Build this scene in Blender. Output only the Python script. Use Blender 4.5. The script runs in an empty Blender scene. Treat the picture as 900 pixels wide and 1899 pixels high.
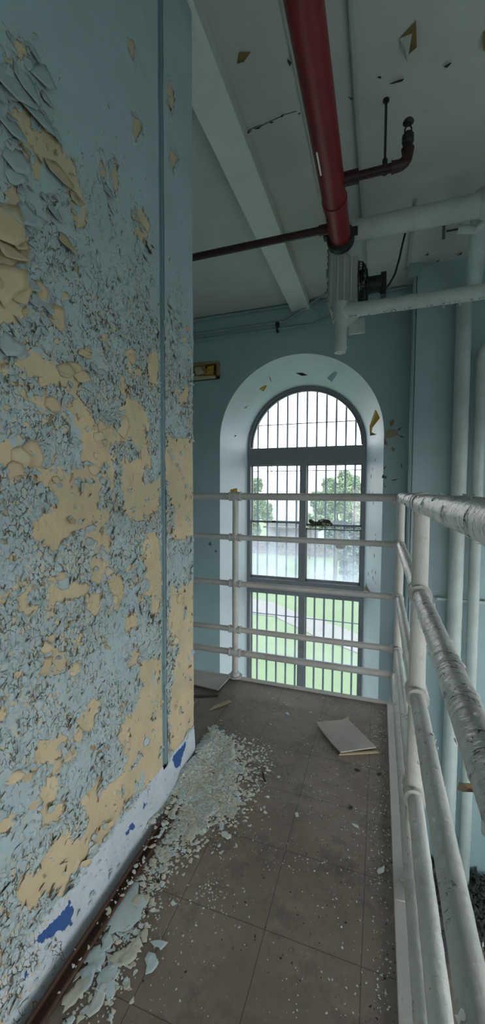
import bpy, math, random
import numpy as np
from mathutils import Vector, Matrix, noise as mnoise
random.seed(7); rng = np.random.default_rng(11)
PI = math.pi
S = bpy.context.scene
COL = S.collection
# ------------------------------------------------------------------ camera
FPX, H = 731.73, 1.44
CW, CH = 900.0, 1899.0
M = np.array([[0.94492925, -0.32663223, -0.02049649],
              [0.32725418, 0.94371628, 0.04800302],
              [0.00366354, -0.05206702, 0.99863687]])      # columns: right, forward, up
EYE = np.array([0, 0, H])
cam = bpy.data.cameras.new('camera'); camo = bpy.data.objects.new('camera', cam); COL.objects.link(camo)
cam.sensor_fit = 'HORIZONTAL'; cam.sensor_width = 36; cam.lens = FPX / CW * 36
cam.clip_start = 0.03; cam.clip_end = 500
camo.matrix_world = Matrix(((M[0, 0], M[0, 2], -M[0, 1], 0), (M[1, 0], M[1, 2], -M[1, 1], 0), (M[2, 0], M[2, 2], -M[2, 1], H), (0, 0, 0, 1)))
# rotation columns: x=right, y=up, z=-forward
R3 = Matrix(((M[0, 0], M[0, 2], -M[0, 1]), (M[1, 0], M[1, 2], -M[1, 1]), (M[2, 0], M[2, 2], -M[2, 1])))
camo.matrix_world = Matrix.Translation((0, 0, H)) @ R3.to_4x4()
S.camera = camo
def ray(x, y): return M @ np.array([x - CW / 2, FPX, CH / 2 - y])
def onX(x, y, X): v = ray(x, y); return EYE + v * (X / v[0])
def onY(x, y, Y): v = ray(x, y); return EYE + v * (Y / v[1])
def onZ(x, y, Z): v = ray(x, y); return EYE + v * ((Z - H) / v[2])
# measured planes of the place
WX = -.945            # left wall face
WY1 = 1.915           # its far corner
FY = 5.35             # far wall
PY = 4.90             # projecting part of far wall, right of the corner
CURBZ = .135
CZ = 3.95             # ceiling
LZ = -2.90            # lower floor
WINY = 5.98           # window frame
EDGEY = 2.78          # far edge of balcony floor
EDGEX = .082          # right edge of balcony floor
GZ = -4.4             # ground outside
# ------------------------------------------------------------------ mesh helpers
class MB:
    def __init__(s): s.v = []; s.f = []
    def add(s, vs, fs):
        o = len(s.v); s.v += [tuple(map(float, p)) for p in vs]; s.f += [tuple(i + o for i in f) for f in fs]; return s
    def box(s, a, b):
        x0, y0, z0 = a; x1, y1, z1 = b
        return s.add([(x0, y0, z0), (x1, y0, z0), (x1, y1, z0), (x0, y1, z0), (x0, y0, z1), (x1, y0, z1), (x1, y1, z1), (x0, y1, z1)],
                     [(0, 3, 2, 1), (4, 5, 6, 7), (0, 1, 5, 4), (1, 2, 6, 5), (2, 3, 7, 6), (3, 0, 4, 7)])
    def prism(s, poly, axis, lo, hi):
        # poly of 2-D points extruded along axis
        n = len(poly)
        def P(u, v, w): return {0: (w, u, v), 1: (u, w, v), 2: (u, v, w)}[axis]
        vs = [P(u, v, lo) for u, v in poly] + [P(u, v, hi) for u, v in poly]
        fs = [tuple(range(n))[::-1], tuple(range(n, 2 * n))] + [(i, (i + 1) % n, n + (i + 1) % n, n + i) for i in range(n)]
        return s.add(vs, fs)
    def tube(s, pts, r, seg=16, cap=True, jit=0, sub=None):
        pts = [Vector(p) for p in pts]
        rs = r if isinstance(r, (list, tuple)) else [r] * len(pts)
        if sub:
            P2 = []; R2 = []
            for i in range(len(pts) - 1):
                L = (pts[i + 1] - pts[i]).length; n = max(1, int(L / sub))
                for k in range(n): P2.append(pts[i].lerp(pts[i + 1], k / n)); R2.append(rs[i] + (rs[i + 1] - rs[i]) * k / n)
            P2.append(pts[-1]); R2.append(rs[-1]); pts, rs = P2, R2
        up = None; vs = []; N = len(pts)
        for i, p in enumerate(pts):
            t = (pts[min(i + 1, N - 1)] - pts[max(i - 1, 0)]).normalized()
            if up is None:
                up = Vector((0, 0, 1)) if abs(t.z) < .9 else Vector((1, 0, 0))
            u = (up - t * up.dot(t)).normalized(); w = t.cross(u); up = u
            for k in range(seg):
                a = 2 * PI * k / seg; q = p + (u * math.cos(a) + w * math.sin(a)) * rs[i]
                if jit: q += (q - p) * (mnoise.noise(q * 25) * jit + mnoise.noise(q * 70) * jit * .6)
                vs.append(q)
        fs = [(i * seg + k, i * seg + (k + 1) % seg, (i + 1) * seg + (k + 1) % seg, (i + 1) * seg + k) for i in range(N - 1) for k in range(seg)]
        if cap: fs += [tuple(range(seg))[::-1], tuple(range((N - 1) * seg, N * seg))]
        return s.add(vs, fs)
    def ball(s, c, r, sx=1, sy=1, sz=1, nu=16, nv=10, rough=0, ns=3):
        c = Vector(c); vs = [];
        for j in range(nv + 1):
            for i in range(nu):
                th = PI * j / nv; ph = 2 * PI * i / nu
                d = Vector((math.sin(th) * math.cos(ph), math.sin(th) * math.sin(ph), math.cos(th)))
                k = 1 + rough * mnoise.noise(d * ns + c * 3)
                vs.append(c + Vector((d.x * sx, d.y * sy, d.z * sz)) * r * k)
        fs = [(j * nu + i, j * nu + (i + 1) % nu, (j + 1) * nu + (i + 1) % nu, (j + 1) * nu + i) for j in range(nv) for i in range(nu)]
        return s.add(vs, [f[::-1] for f in fs])
    def mesh(s, name, mat, smooth=False):
        me = bpy.data.meshes.new(name); me.from_pydata(s.v, [], s.f); me.materials.append(mat)
        if smooth:
            me.polygons.foreach_set('use_smooth', [True] * len(me.polygons))
            try: me.set_sharp_from_angle(angle=math.radians(40))
            except Exception: pass
        me.update(); return me
    def build(s, name, mat, parent=None, smooth=False, bevel=0):
        o = bpy.data.objects.new(name, s.mesh(name, mat, smooth)); COL.objects.link(o)
        if parent: o.parent = parent; o.matrix_parent_inverse = Matrix.Translation(-Vector(parent.location)) if parent.type == 'EMPTY' else Matrix()
        if bevel:
            m = o.modifiers.new('bevel', 'BEVEL'); m.width = bevel; m.segments = 2; m.limit_method = 'ANGLE'
        return o
def empty(name, loc=(0, 0, 0)):
    o = bpy.data.objects.new(name, None); COL.objects.link(o); o.location = loc; o.empty_display_size = .1; return o
def tag(o, label=None, cat=None, group=None, kind=None):
    if label: o['label'] = label
    if cat: o['category'] = cat
    if group: o['group'] = group
    if kind: o['kind'] = kind
    return o
def struct(o): o['kind'] = 'structure'; return o
def npmesh(name, v, f, mat, attrs={}, smooth=False):
    """v (n,3), f (m,k) arrays of one face size"""
    me = bpy.data.meshes.new(name); n, (m, k) = len(v), f.shape
    me.vertices.add(n); me.vertices.foreach_set('co', np.ascontiguousarray(v, dtype=np.float32).ravel())
    me.loops.add(m * k); me.loops.foreach_set('vertex_index', f.astype(np.int32).ravel())
    me.polygons.add(m); me.polygons.foreach_set('loop_start', (np.arange(m) * k).astype(np.int32))
    me.polygons.foreach_set('loop_total', np.full(m, k, dtype=np.int32))
    if smooth: me.polygons.foreach_set('use_smooth', np.ones(m, dtype=bool))
    me.materials.append(mat); me.update(calc_edges=True)
    for a, val in attrs.items():
        at = me.attributes.new(a, 'FLOAT', 'POINT'); at.data.foreach_set('value', val.astype(np.float32).ravel())
    return me
def link(name, me, parent=None):
    o = bpy.data.objects.new(name, me); COL.objects.link(o)
    if parent: o.parent = parent
    return o
# ------------------------------------------------------------------ numpy noise
def vnoise(x, y, seed=0):
    xi = np.floor(x).astype(np.int64); yi = np.floor(y).astype(np.int64); fx = x - xi; fy = y - yi
    fx = fx * fx * (3 - 2 * fx); fy = fy * fy * (3 - 2 * fy)
    def h(a, b):
        n = (a * 374761393 + b * 668265263 + seed * 974634777) & 0xffffffff
        n = ((n ^ (n >> 13)) * 1274126177) & 0xffffffff
        return ((n ^ (n >> 16)) & 0xffff) / 65535.0
    return (h(xi, yi) * (1 - fx) + h(xi + 1, yi) * fx) * (1 - fy) + (h(xi, yi + 1) * (1 - fx) + h(xi + 1, yi + 1) * fx) * fy
def fbm(x, y, sc, seed=0, oct=4):
    r = 0; a = 1; t = 0
    for k in range(oct): r = r + a * (vnoise(x * sc, y * sc, seed + k * 17) - .5); t += a * .5; a *= .55; sc *= 2.1
    return r / t
def sdpoly(X, Y, poly):
    """signed distance, positive inside"""
    d = np.full(X.shape, 9.); ins = np.zeros(X.shape, bool); n = len(poly)
    for i in range(n):
        x0, y0 = poly[i]; x1, y1 = poly[(i + 1) % n]; ex, ey = x1 - x0, y1 - y0
        t = np.clip(((X - x0) * ex + (Y - y0) * ey) / (ex * ex + ey * ey + 1e-12), 0, 1)
        d = np.minimum(d, np.hypot(X - x0 - t * ex, Y - y0 - t * ey))
        c = ((y0 > Y) != (y1 > Y)) & (X < (x1 - x0) * (Y - y0) / ((y1 - y0) if y1 != y0 else 1e-9) + x0)
        ins ^= c
    return np.where(ins, d, -d)
# ------------------------------------------------------------------ materials
def newmat(name):
    m = bpy.data.materials.new(name); m.use_nodes = True; nt = m.node_tree; nt.nodes.clear()
    out = nt.nodes.new('ShaderNodeOutputMaterial'); b = nt.nodes.new('ShaderNodeBsdfPrincipled')
    nt.links.new(b.outputs[0], out.inputs[0]); return m, nt, b, out
def N(nt, t, **kw):
    n = nt.nodes.new(t)
    for k, v in kw.items():
        if k.startswith('i_'):
            n.inputs[k[2:].replace('_', ' ')].default_value = v
        else: setattr(n, k, v)
    return n
def c4(c): return (c[0], c[1], c[2], 1)
def mixc(nt, fac, a, b, mode='MIX'):
    n = nt.nodes.new('ShaderNodeMix'); n.data_type = 'RGBA'; n.blend_type = mode
    for sock, v in ((n.inputs[0], fac), (n.inputs[6], a), (n.inputs[7], b)):
        if hasattr(v, 'links'): nt.links.new(v, sock)
        elif isinstance(v, (int, float)): sock.default_value = v
        else: sock.default_value = c4(v)
    return n.outputs[2]
def ramp(nt, src, lo, hi):
    n = nt.nodes.new('ShaderNodeMapRange'); n.inputs[1].default_value = lo; n.inputs[2].default_value = hi
    nt.links.new(src, n.inputs[0]); return n.outputs[0]
def math_(nt, op, a, b=0):
    n = nt.nodes.new('ShaderNodeMath'); n.operation = op
    for i, v in enumerate((a, b)):
        if hasattr(v, 'links'): nt.links.new(v, n.inputs[i])
        else: n.inputs[i].default_value = v
    return n.outputs[0]
def coords(nt): return nt.nodes.new('ShaderNodeTexCoord').outputs['Object']
def noise_(nt, co, sc, det=4, rough=.6):
    n = nt.nodes.new('ShaderNodeTexNoise'); n.inputs['Scale'].default_value = sc; n.inputs['Detail'].default_value = det
    n.inputs['Roughness'].default_value = rough; nt.links.new(co, n.inputs['Vector']); return n.outputs[0]
def voro(nt, co, sc, feat='DISTANCE_TO_EDGE'):
    n = nt.nodes.new('ShaderNodeTexVoronoi'); n.feature = feat; n.inputs['Scale'].default_value = sc
    nt.links.new(co, n.inputs['Vector']); return n.outputs[0]
def bump(nt, b, src, st, dist):
    n = nt.nodes.new('ShaderNodeBump'); n.inputs['Strength'].default_value = st; n.inputs['Distance'].default_value = dist
    nt.links.new(src, n.inputs['Height']); nt.links.new(n.outputs[0], b.inputs['Normal']); return n
def paint(name, base, var=.12, chip=None, chipamt=0., chipscale=9, crack=0., crackscale=22, rough=.5, bst=.3, bscale=30, dirt=None, dirtamt=0):
    m, nt, b, out = newmat(name); co = coords(nt)
    n1 = noise_(nt, co, 3.5, 5)
    dk = tuple(x * (1 - var) for x in base); lt = tuple(min(1, x * (1 + var)) for x in base)
    c = mixc(nt, ramp(nt, n1, .3, .7), dk, lt)
    hgt = noise_(nt, co, bscale, 4)
    if dirt:
        d = ramp(nt, noise_(nt, co, 6, 6, .7), .68 - dirtamt, .78 - dirtamt); d = math_(nt, 'MULTIPLY', d, .7)
        c = mixc(nt, d, c, dirt)
    if crack:
        wob = N(nt, 'ShaderNodeVectorMath', operation='ADD'); nt.links.new(co, wob.inputs[0])
        nn = nt.nodes.new('ShaderNodeTexNoise'); nn.inputs['Scale'].default_value = 14; nt.links.new(co, nn.inputs['Vector'])
        sc = N(nt, 'ShaderNodeVectorMath', operation='SCALE'); sc.inputs['Scale'].default_value = .05; nt.links.new(nn.outputs['Color'], sc.inputs[0]); nt.links.new(sc.outputs[0], wob.inputs[1])
        v = voro(nt, wob.outputs[0], crackscale)
        line = math_(nt, 'LESS_THAN', v, .035)
        msk = ramp(nt, noise_(nt, co, 5, 4, .7), .62 - crack, .66 - crack)
        line = math_(nt, 'MULTIPLY', line, msk)
        c = mixc(nt, line, c, tuple(x * .25 for x in base)); hgt = math_(nt, 'SUBTRACT', hgt, line)
    if chip:
        k = noise_(nt, co, chipscale, 6, .75); k = ramp(nt, k, .70 - chipamt, .715 - chipamt)
        c = mixc(nt, k, c, chip); hgt = math_(nt, 'SUBTRACT', hgt, math_(nt, 'MULTIPLY', k, .6))
    nt.links.new(c, b.inputs['Base Color']); b.inputs['Roughness'].default_value = rough
    bump(nt, b, hgt, bst, .01); return m
def ringpaint(name, base, amt, rough=.4, dirt=(.26, .25, .22), dirtamt=.06, chip=(.09, .075, .06)):
    m, nt, b, out = newmat(name); co = coords(nt)
    c = mixc(nt, ramp(nt, noise_(nt, co, 5, 5), .3, .7), tuple(x * .82 for x in base), tuple(min(1, x * 1.15) for x in base))
    mp = N(nt, 'ShaderNodeMapping'); mp.inputs['Scale'].default_value = (1, 2.7, 1); nt.links.new(co, mp.inputs['Vector'])
    n1 = noise_(nt, mp.outputs[0], 8, 3, .55); line = math_(nt, 'LESS_THAN', math_(nt, 'ABSOLUTE', math_(nt, 'SUBTRACT', n1, .5)), .008)
    n3 = noise_(nt, mp.outputs[0], 17, 3, .6); line2 = math_(nt, 'LESS_THAN', math_(nt, 'ABSOLUTE', math_(nt, 'SUBTRACT', n3, .52)), .008)
    line = math_(nt, 'MAXIMUM', line, line2)
    line = math_(nt, 'MULTIPLY', line, ramp(nt, noise_(nt, co, 9, 4, .7), .60 - amt, .64 - amt))
    d = math_(nt, 'MULTIPLY', ramp(nt, noise_(nt, co, 7, 6, .7), .66 - dirtamt, .78 - dirtamt), .75); c = mixc(nt, d, c, dirt)
    k = ramp(nt, noise_(nt, mp.outputs[0], 12, 6, .75), .70 - amt * .35, .715 - amt * .35); c = mixc(nt, k, c, chip); c = mixc(nt, line, c, tuple(x * .12 for x in base))
    nt.links.new(c, b.inputs['Base Color']); b.inputs['Roughness'].default_value = rough
    h = math_(nt, 'SUBTRACT', math_(nt, 'ADD', n1, math_(nt, 'MULTIPLY', noise_(nt, co, 60, 3), .4)), math_(nt, 'MULTIPLY', math_(nt, 'ADD', line, k), .5))
    bump(nt, b, h, .5, .012); return m
def plain(name, base, rough=.6, metal=0, var=.1):
    m, nt, b, out = newmat(name); co = coords(nt)
    c = mixc(nt, noise_(nt, co, 12, 4), tuple(x * (1 - var) for x in base), tuple(min(1, x * (1 + var)) for x in base))
    nt.links.new(c, b.inputs['Base Color']); b.inputs['Roughness'].default_value = rough; b.inputs['Metallic'].default_value = metal
    return m
BLUE = (.37, .475, .50); TAN = (.56, .465, .30); BROWN = (.24, .155, .075); CURB = (.46, .55, .60)
m_far = paint('wall paint teal', (.33, .45, .465), .06, rough=.55, bst=.15, chip=(.12, .17, .17), chipamt=-.06, chipscale=14)
m_reveal = paint('reveal paint', (.64, .73, .77), .04, rough=.45, bst=.15, chip=(.36, .43, .44), chipamt=-.035, chipscale=16)
m_ceil = paint('ceiling paint', (.50, .52, .47), .05, rough=.7, bst=.15, chip=(.2, .22, .19), chipamt=-.07, chipscale=10, dirt=(.33, .33, .28), dirtamt=0)
m_beam = paint('beam paint', (.66, .70, .64), .06, rough=.6, bst=.2, chip=(.35, .28, .16), chipamt=-.05)
m_rail = paint('railing paint', (.50, .485, .455), .12, chip=(.16, .075, .035), chipamt=-.055, chipscale=18, rough=.42, bst=.35, bscale=45, dirt=(.30, .28, .25), dirtamt=.06)
m_railrust = paint('rust speckled railing paint', (.50, .485, .455), .12, chip=(.16, .07, .03), chipamt=.06, chipscale=16, rough=.45, bst=.5, bscale=45, dirt=(.30, .24, .18), dirtamt=.12); m_railp = ringpaint('cracked railing paint', (.58, .57, .55), .14, rough=.36); m_railq = ringpaint('lower railing paint', (.53, .54, .51), .02, rough=.45)
m_white = paint('pipe paint', (.45, .50, .46), .12, chip=(.26, .23, .18), chipamt=-.045, chipscale=15, rough=.55, bst=.6, bscale=30, dirt=(.33, .34, .30), dirtamt=.05)
m_riser = paint('riser paint', (.44, .52, .49), .12, chip=(.27, .22, .16), chipamt=-.04, chipscale=10, rough=.6, bst=.5, bscale=30)
m_red = paint('red pipe paint', (.19, .008, .012), .25, rough=.42, bst=.12, chip=(.07, .01, .01), chipamt=-.04, chipscale=14)
m_black = plain('black iron', (.012, .013, .012), .55)
m_darkred = plain('dark red iron', (.030, .006, .006), .5)
m_heater = paint('heater casing', (.36, .385, .35), .1, rough=.55, bst=.25, chip=(.12, .12, .09), chipamt=-.04, chipscale=16)
m_cond = paint('conduit paint', (.25, .36, .36), .08, rough=.55, bst=.2)
m_ccond = paint('ceiling conduit paint', (.36, .40, .365), .08, rough=.6, bst=.2)
m_frame = paint('window frame paint', (.20, .22, .24), .1, rough=.45, bst=.2, dirt=(.08, .08, .08), dirtamt=.03)
m_bar = plain('window bar steel', (.075, .12, .19), .6)
m_wood = plain('broken wood', (.30, .20, .10), .8, var=.4)
m_tanpaper = plain('aged paper strip', (.50, .42, .28), .85)
m_yellow = plain('yellow primer', (.55, .36, .05), .7, var=.25); m_mustard = plain('mustard paint back', (.20, .16, .05), .8, var=.3)
m_sheet = paint('warped ceiling tile', (.44, .41, .38), .12, rough=.85, bst=.5, bscale=60, dirt=(.2, .18, .16), dirtamt=.06)
m_steeltrim = paint('painted edge trim', (.47, .45, .43), .1, rough=.6, bst=.3, chip=(.2, .12, .07), chipamt=-.06, chipscale=20, dirt=(.26, .25, .23), dirtamt=.03)
m_rust = paint('rusty steel', (.07, .035, .022), .35, chip=(.20, .075, .025), chipamt=.06, chipscale=14, rough=.8, bst=.7)
m_label = plain('white tag', (.8, .8, .75), .5)
# ---- peeling wall material: attribute tan (signed metres), flk (flake density)
def wallmat(name, blue=BLUE):
    m, nt, b, out = newmat(name); co = coords(nt)
    a = N(nt, 'ShaderNodeAttribute', attribute_name='tan').outputs['Fac']
    fl = N(nt, 'ShaderNodeAttribute', attribute_name='flk').outputs['Fac']
    vv = N(nt, 'ShaderNodeAttribute', attribute_name='vivid').outputs['Fac']
    n1 = noise_(nt, co, 95, 4, .7)
    sd = math_(nt, 'ADD', a, math_(nt, 'MULTIPLY', math_(nt, 'SUBTRACT', n1, .5), .012))
    tanf = ramp(nt, sd, -.0006, .0006)
    st = N(nt, 'ShaderNodeMapping'); st.inputs['Scale'].default_value = (1, 1, .55); nt.links.new(co, st.inputs['Vector'])
    wob = N(nt, 'ShaderNodeVectorMath', operation='ADD'); nt.links.new(st.outputs[0], wob.inputs[0])
    nn = nt.nodes.new('ShaderNodeTexNoise'); nn.inputs['Scale'].default_value = 40; nn.inputs['Detail'].default_value = 3; nt.links.new(co, nn.inputs['Vector'])
    sc = N(nt, 'ShaderNodeVectorMath', operation='SCALE'); sc.inputs['Scale'].default_value = .025; nt.links.new(nn.outputs['Color'], sc.inputs[0]); nt.links.new(sc.outputs[0], wob.inputs[1])
    v = voro(nt, wob.outputs[0], 62)
    cm = ramp(nt, math_(nt, 'ADD', noise_(nt, co, 11, 4, .7), math_(nt, 'MULTIPLY', fl, .30)), .68, .74)
    line = math_(nt, 'MULTIPLY', math_(nt, 'LESS_THAN', v, .05), cm)
    # tiny bare spots
    sp = ramp(nt, math_(nt, 'ADD', noise_(nt, co, 70, 3, .6), math_(nt, 'MULTIPLY', fl, .16)), .69, .70)
    cb = mixc(nt, ramp(nt, noise_(nt, co, 6, 5), .3, .7), tuple(x * .93 for x in blue), tuple(x * 1.06 for x in blue))
    sz = N(nt, 'ShaderNodeSeparateXYZ'); nt.links.new(co, sz.inputs[0])
    zz = math_(nt, 'ADD', sz.outputs[2], math_(nt, 'MULTIPLY', noise_(nt, co, 12, 3), .03))
    cb = mixc(nt, math_(nt, 'LESS_THAN', zz, CURBZ + .015), cb, mixc(nt, ramp(nt, noise_(nt, co, 9, 5, .7), .35, .75), (.53, .60, .66), (.40, .47, .50)))
    ct = mixc(nt, ramp(nt, noise_(nt, co, 8, 5), .3, .7), tuple(x * .88 for x in TAN), tuple(x * 1.08 for x in TAN))
    c = mixc(nt, math_(nt, 'MULTIPLY', sp, .9), cb, ct)
    c = mixc(nt, line, c, (.10, .085, .06))  # crack lines, coloured dark to deepen the shadows under the flakes too
    band = math_(nt, 'LESS_THAN', math_(nt, 'ABSOLUTE', sd), .0022)
    band = math_(nt, 'MULTIPLY', band, ramp(nt, noise_(nt, co, 24, 4, .7), .48, .56))
    c = mixc(nt, tanf, c, ct); c = mixc(nt, math_(nt, 'MULTIPLY', band, .85), c, BROWN)
    vf = ramp(nt, math_(nt, 'ADD', vv, math_(nt, 'ADD', math_(nt, 'MULTIPLY', math_(nt, 'SUBTRACT', noise_(nt, co, 32, 5, .7), .5),   .045), -.008)), -.0006, .0006)
    c = mixc(nt, vf, c, (.012, .075, .25))
    nt.links.new(c, b.inputs['Base Color']); b.inputs['Roughness'].default_value = .6
    h = math_(nt, 'SUBTRACT', noise_(nt, co, 60, 4), math_(nt, 'ADD', math_(nt, 'MULTIPLY', tanf, .8), math_(nt, 'MULTIPLY', line, 1.0)))
    bump(nt, b, h, .45, .004); return m
m_wall = wallmat('peeling blue and tan paint')
def flakemat(name, a, bcol, dark=None):
    m, nt, b, out = newmat(name); co = coords(nt)
    f = N(nt, 'ShaderNodeAttribute', attribute_name='side').outputs['Fac']
    g = mixc(nt, ramp(nt, f, 0, .55), a, bcol)
    if dark: g = mixc(nt, ramp(nt, f, .6, 1.0), g, dark)
    c = mixc(nt, ramp(nt, noise_(nt, co, 30, 4), .3, .7), g, (.9, .9, .9), 'MULTIPLY')
    nt.links.new(c, b.inputs['Base Color']); b.inputs['Roughness'].default_value = .6
    return m
m_flake = flakemat('paint flake', BLUE, TAN, (.24, .17, .09))
m_chip = flakemat('fallen paint chip', (.68, .79, .83), (.74, .72, .60))
# ------------------------------------------------------------------ floor
def floormat():
    m, nt, b, out = newmat('brown floor tiles'); co = coords(nt)
    sep = N(nt, 'ShaderNodeSeparateXYZ'); nt.links.new(co, sep.inputs[0])
    def joint(o, off, w):
        t = math_(nt, 'ADD', sep.outputs[o], off); t = math_(nt, 'DIVIDE', t, .305)
        wn = math_(nt, 'MULTIPLY', math_(nt, 'SUBTRACT', noise_(nt, co, 4, 3), .5), .02); t = math_(nt, 'ADD', t, wn)
        fr = math_(nt, 'FRACT', t); fr = math_(nt, 'ABSOLUTE', math_(nt, 'SUBTRACT', fr, .5)); return math_(nt, 'GREATER_THAN', fr, .5 - w)
    j = math_(nt, 'MAXIMUM', joint(0, .022 + .305 * 4, .0045), joint(1, -1.183 + .305 * 20, .0045))
    big = noise_(nt, co, 2.2, 6, .65); c = mixc(nt, ramp(nt, big, .3, .7), (.165, .122, .096), (.315, .258, .216))
    c = mixc(nt, math_(nt, 'MULTIPLY', ramp(nt, noise_(nt, co, 4.5, 7, .8), .50, .68), .7), c, (.055, .044, .036))
    c = mixc(nt, math_(nt, 'MULTIPLY', ramp(nt, noise_(nt, co, 18, 6, .8), .55, .8), .5), c, (.23, .20, .17))
    sp = ramp(nt, noise_(nt, co, 130, 2, .5), .71, .73); c = mixc(nt, sp, c, (.34, .31, .26))
    sd = ramp(nt, noise_(nt, co, 75, 2, .5), .72, .74); c = mixc(nt, sd, c, (.02, .017, .014))
    c = mixc(nt, math_(nt, 'MULTIPLY', j, .7), c, (.04, .033, .03))
    nt.links.new(c, b.inputs['Base Color']); b.inputs['Roughness'].default_value = .62
    bump(nt, b, math_(nt, 'SUBTRACT', noise_(nt, co, 50, 5), math_(nt, 'MULTIPLY', j, .8)), .25, .004); return m
m_floor = floormat()
fl = MB().box((-3.6, -2.4, -.16), (EDGEX, EDGEY, 0)).build('floor', m_floor); struct(fl)
# lower floor with rubble-brown and purple tile patches
m, nt, b, out = newmat('lower floor'); co = coords(nt)
c = mixc(nt, ramp(nt, noise_(nt, co, 1.6, 6, .7), .4, .6), (.075, .062, .055), (.19, .15, .11))
c = mixc(nt, ramp(nt, noise_(nt, co, 2.3, 3, .5), .56, .60), c, (.055, .035, .05))
c = mixc(nt, ramp(nt, noise_(nt, co, 28, 4, .7), .66, .70), c, (.38, .36, .31))
nt.links.new(c, b.inputs['Base Color']); b.inputs['Roughness'].default_value = .8
m_low = m
f2 = MB().box((-3.6, -2.4, LZ - .2), (3.4, FY + .7, LZ)).build('floor', m_low); struct(f2)
# edge trims
t1 = MB()
x0 = EDGEX - .004
t1.prism([(x0, -.16), (x0, .018), (x0 + .054, .018), (x0 + .054, -.16), (x0 + .047, -.16), (x0 + .047, .008), (x0 + .008, .008), (x0 + .008, -.16)], 1, -2.4, EDGEY + .03)
t1o = struct(t1.build('trim_1', m_steeltrim, bevel=.002))
t2 = MB().box((-3.6, EDGEY, -.18), (x0, EDGEY + .028, .016))
t2.box((-3.6, EDGEY + .028, -.18), (x0, EDGEY + .034, -.02))
struct(t2.build('trim_2', m_steeltrim, bevel=.003))
# slab fascia below balcony + support column seen under the edge
ua = onZ(757, 1712, LZ)
cb = empty('support_column', (ua[0] - .04, ua[1] + .06, LZ)); tag(cb, 'teal painted steel column standing on the lower floor under the balcony edge', 'column')
MB().box((ua[0] - .10, ua[1], LZ + .06), (ua[0] + .02, ua[1] + .12, -.19)).build('shaft', m_far, cb)
MB().box((ua[0] - .14, ua[1] - .05, LZ), (ua[0] + .06, ua[1] + .16, LZ + .06)).build('base_plate', m_steeltrim, cb)
# ------------------------------------------------------------------ left wall
PX = []
def cr(sc, oy, pts): PX.append([(x / sc, y / sc + oy) for x, y in pts])
A = 2.432
cr(A, 0, [(60,560),(110,520),(150,600),(180,600),(240,600),(270,690),(340,750),(350,800),(380,900),(375,1030),(345,1010),(310,870),(270,860),(240,950),(210,940),(170,830),(110,740),(70,650)])
cr(A, 0, [(20,850),(60,840),(130,930),(140,990),(100,1010),(40,930)])
cr(A, 0, [(-40,970),(60,980),(100,1040),(130,1080),(110,1190),(50,1216),(-40,1216)])
cr(A, 0, [(600,930),(640,950),(670,1010),(640,1100),(600,1050)])
cr(A, 0, [(455,720),(470,740),(460,800),(445,780)]); cr(A, 0, [(500,760),(525,750),(533,850),(515,870)])
cr(A, 0, [(60,180),(105,210),(120,260),(75,250)]); cr(A, 0, [(25,285),(60,290),(80,350),(70,370)])
cr(A, 0, [(765,390),(785,430),(770,530),(755,480)]); cr(A, 0, [(772,680),(800,715),(775,770),(768,720)])
cr(A, 0, [(-40,520),(40,490),(110,490),(90,540),(20,590),(-40,600)])
cr(A, 0, [(585,205),(600,205),(592,260)]); cr(A, 0, [(600,540),(625,570),(605,650),(598,600)]); cr(A, 0, [(95,420),(140,430),(125,490)])
cr(A, 500, [(-40,0),(70,0),(50,90),(120,200),(100,240),(40,270),(-40,240)])
cr(A, 500, [(190,190),(270,150),(280,230),(230,260),(190,220)]); cr(A, 500, [(130,40),(180,60),(180,150),(165,160)])
cr(A, 500, [(60,430),(150,340),(230,380),(300,420),(380,490),(370,550),(310,540),(250,520),(180,500),(110,460)])
cr(A, 500, [(-40,480),(60,500),(130,560),(230,580),(240,650),(180,650),(120,590),(60,540),(-40,520)])
cr(A, 500, [(350,580),(400,620),(440,680),(600,700),(590,760),(490,790),(500,870),(420,890),(360,870),(370,810),(310,740),(310,660)])
cr(A, 500, [(500,620),(600,600),(680,640),(670,760),(640,830),(600,780),(560,720),(500,660)])
cr(A, 500, [(680,350),(720,340),(720,540),(670,540),(660,430)])
cr(A, 500, [(-40,760),(80,740),(130,790),(110,860),(60,880),(-40,860)])
cr(A, 500, [(170,890),(260,900),(290,1010),(390,1010),(420,1090),(500,1070),(480,1170),(360,1160),(250,1240),(150,1240),(140,1130),(210,1090),(230,1010),(150,950)])
cr(A, 500, [(560,870),(650,850),(640,960),(720,950),(710,1090),(640,1150),(590,1130),(560,1090),(540,1000)])
cr(A, 500, [(760,770),(900,750),(900,1216),(770,1216),(790,1100),(760,1000)]); cr(A, 500, [(-40,1060),(50,1070),(60,1120),(-40,1130)])
cr(A, 500, [(340,880),(420,880),(400,1000),(300,1010),(290,930)]); cr(A, 500, [(560,380),(600,370),(610,420),(580,450)])
cr(A, 1000, [(640,-20),(720,-20),(730,300),(700,320),(680,200),(630,80)])
cr(A, 1000, [(410,90),(480,110),(470,180),(540,160),(560,250),(530,280),(480,200),(420,190)])
cr(A, 1000, [(210,180),(270,150),(290,210),(390,210),(380,250),(260,260)]); cr(A, 1000, [(400,280),(450,230),(460,300),(430,380)])
cr(A, 1000, [(560,350),(620,330),(610,400),(560,420)]); cr(A, 1000, [(220,480),(300,500),(300,590),(240,630),(230,540)])
cr(A, 1000, [(340,430),(410,410),(350,500),(320,510)]); cr(A, 1000, [(330,820),(410,720),(450,740),(430,850),(390,880)])
cr(A, 1000, [(170,920),(240,880),(290,890),(270,960),(230,990),(120,1060)])
cr(A, 1000, [(640,540),(740,540),(740,980),(640,1130),(560,1160),(520,1110),(560,1000),(520,900),(560,780),(610,760),(630,650)])
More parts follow.
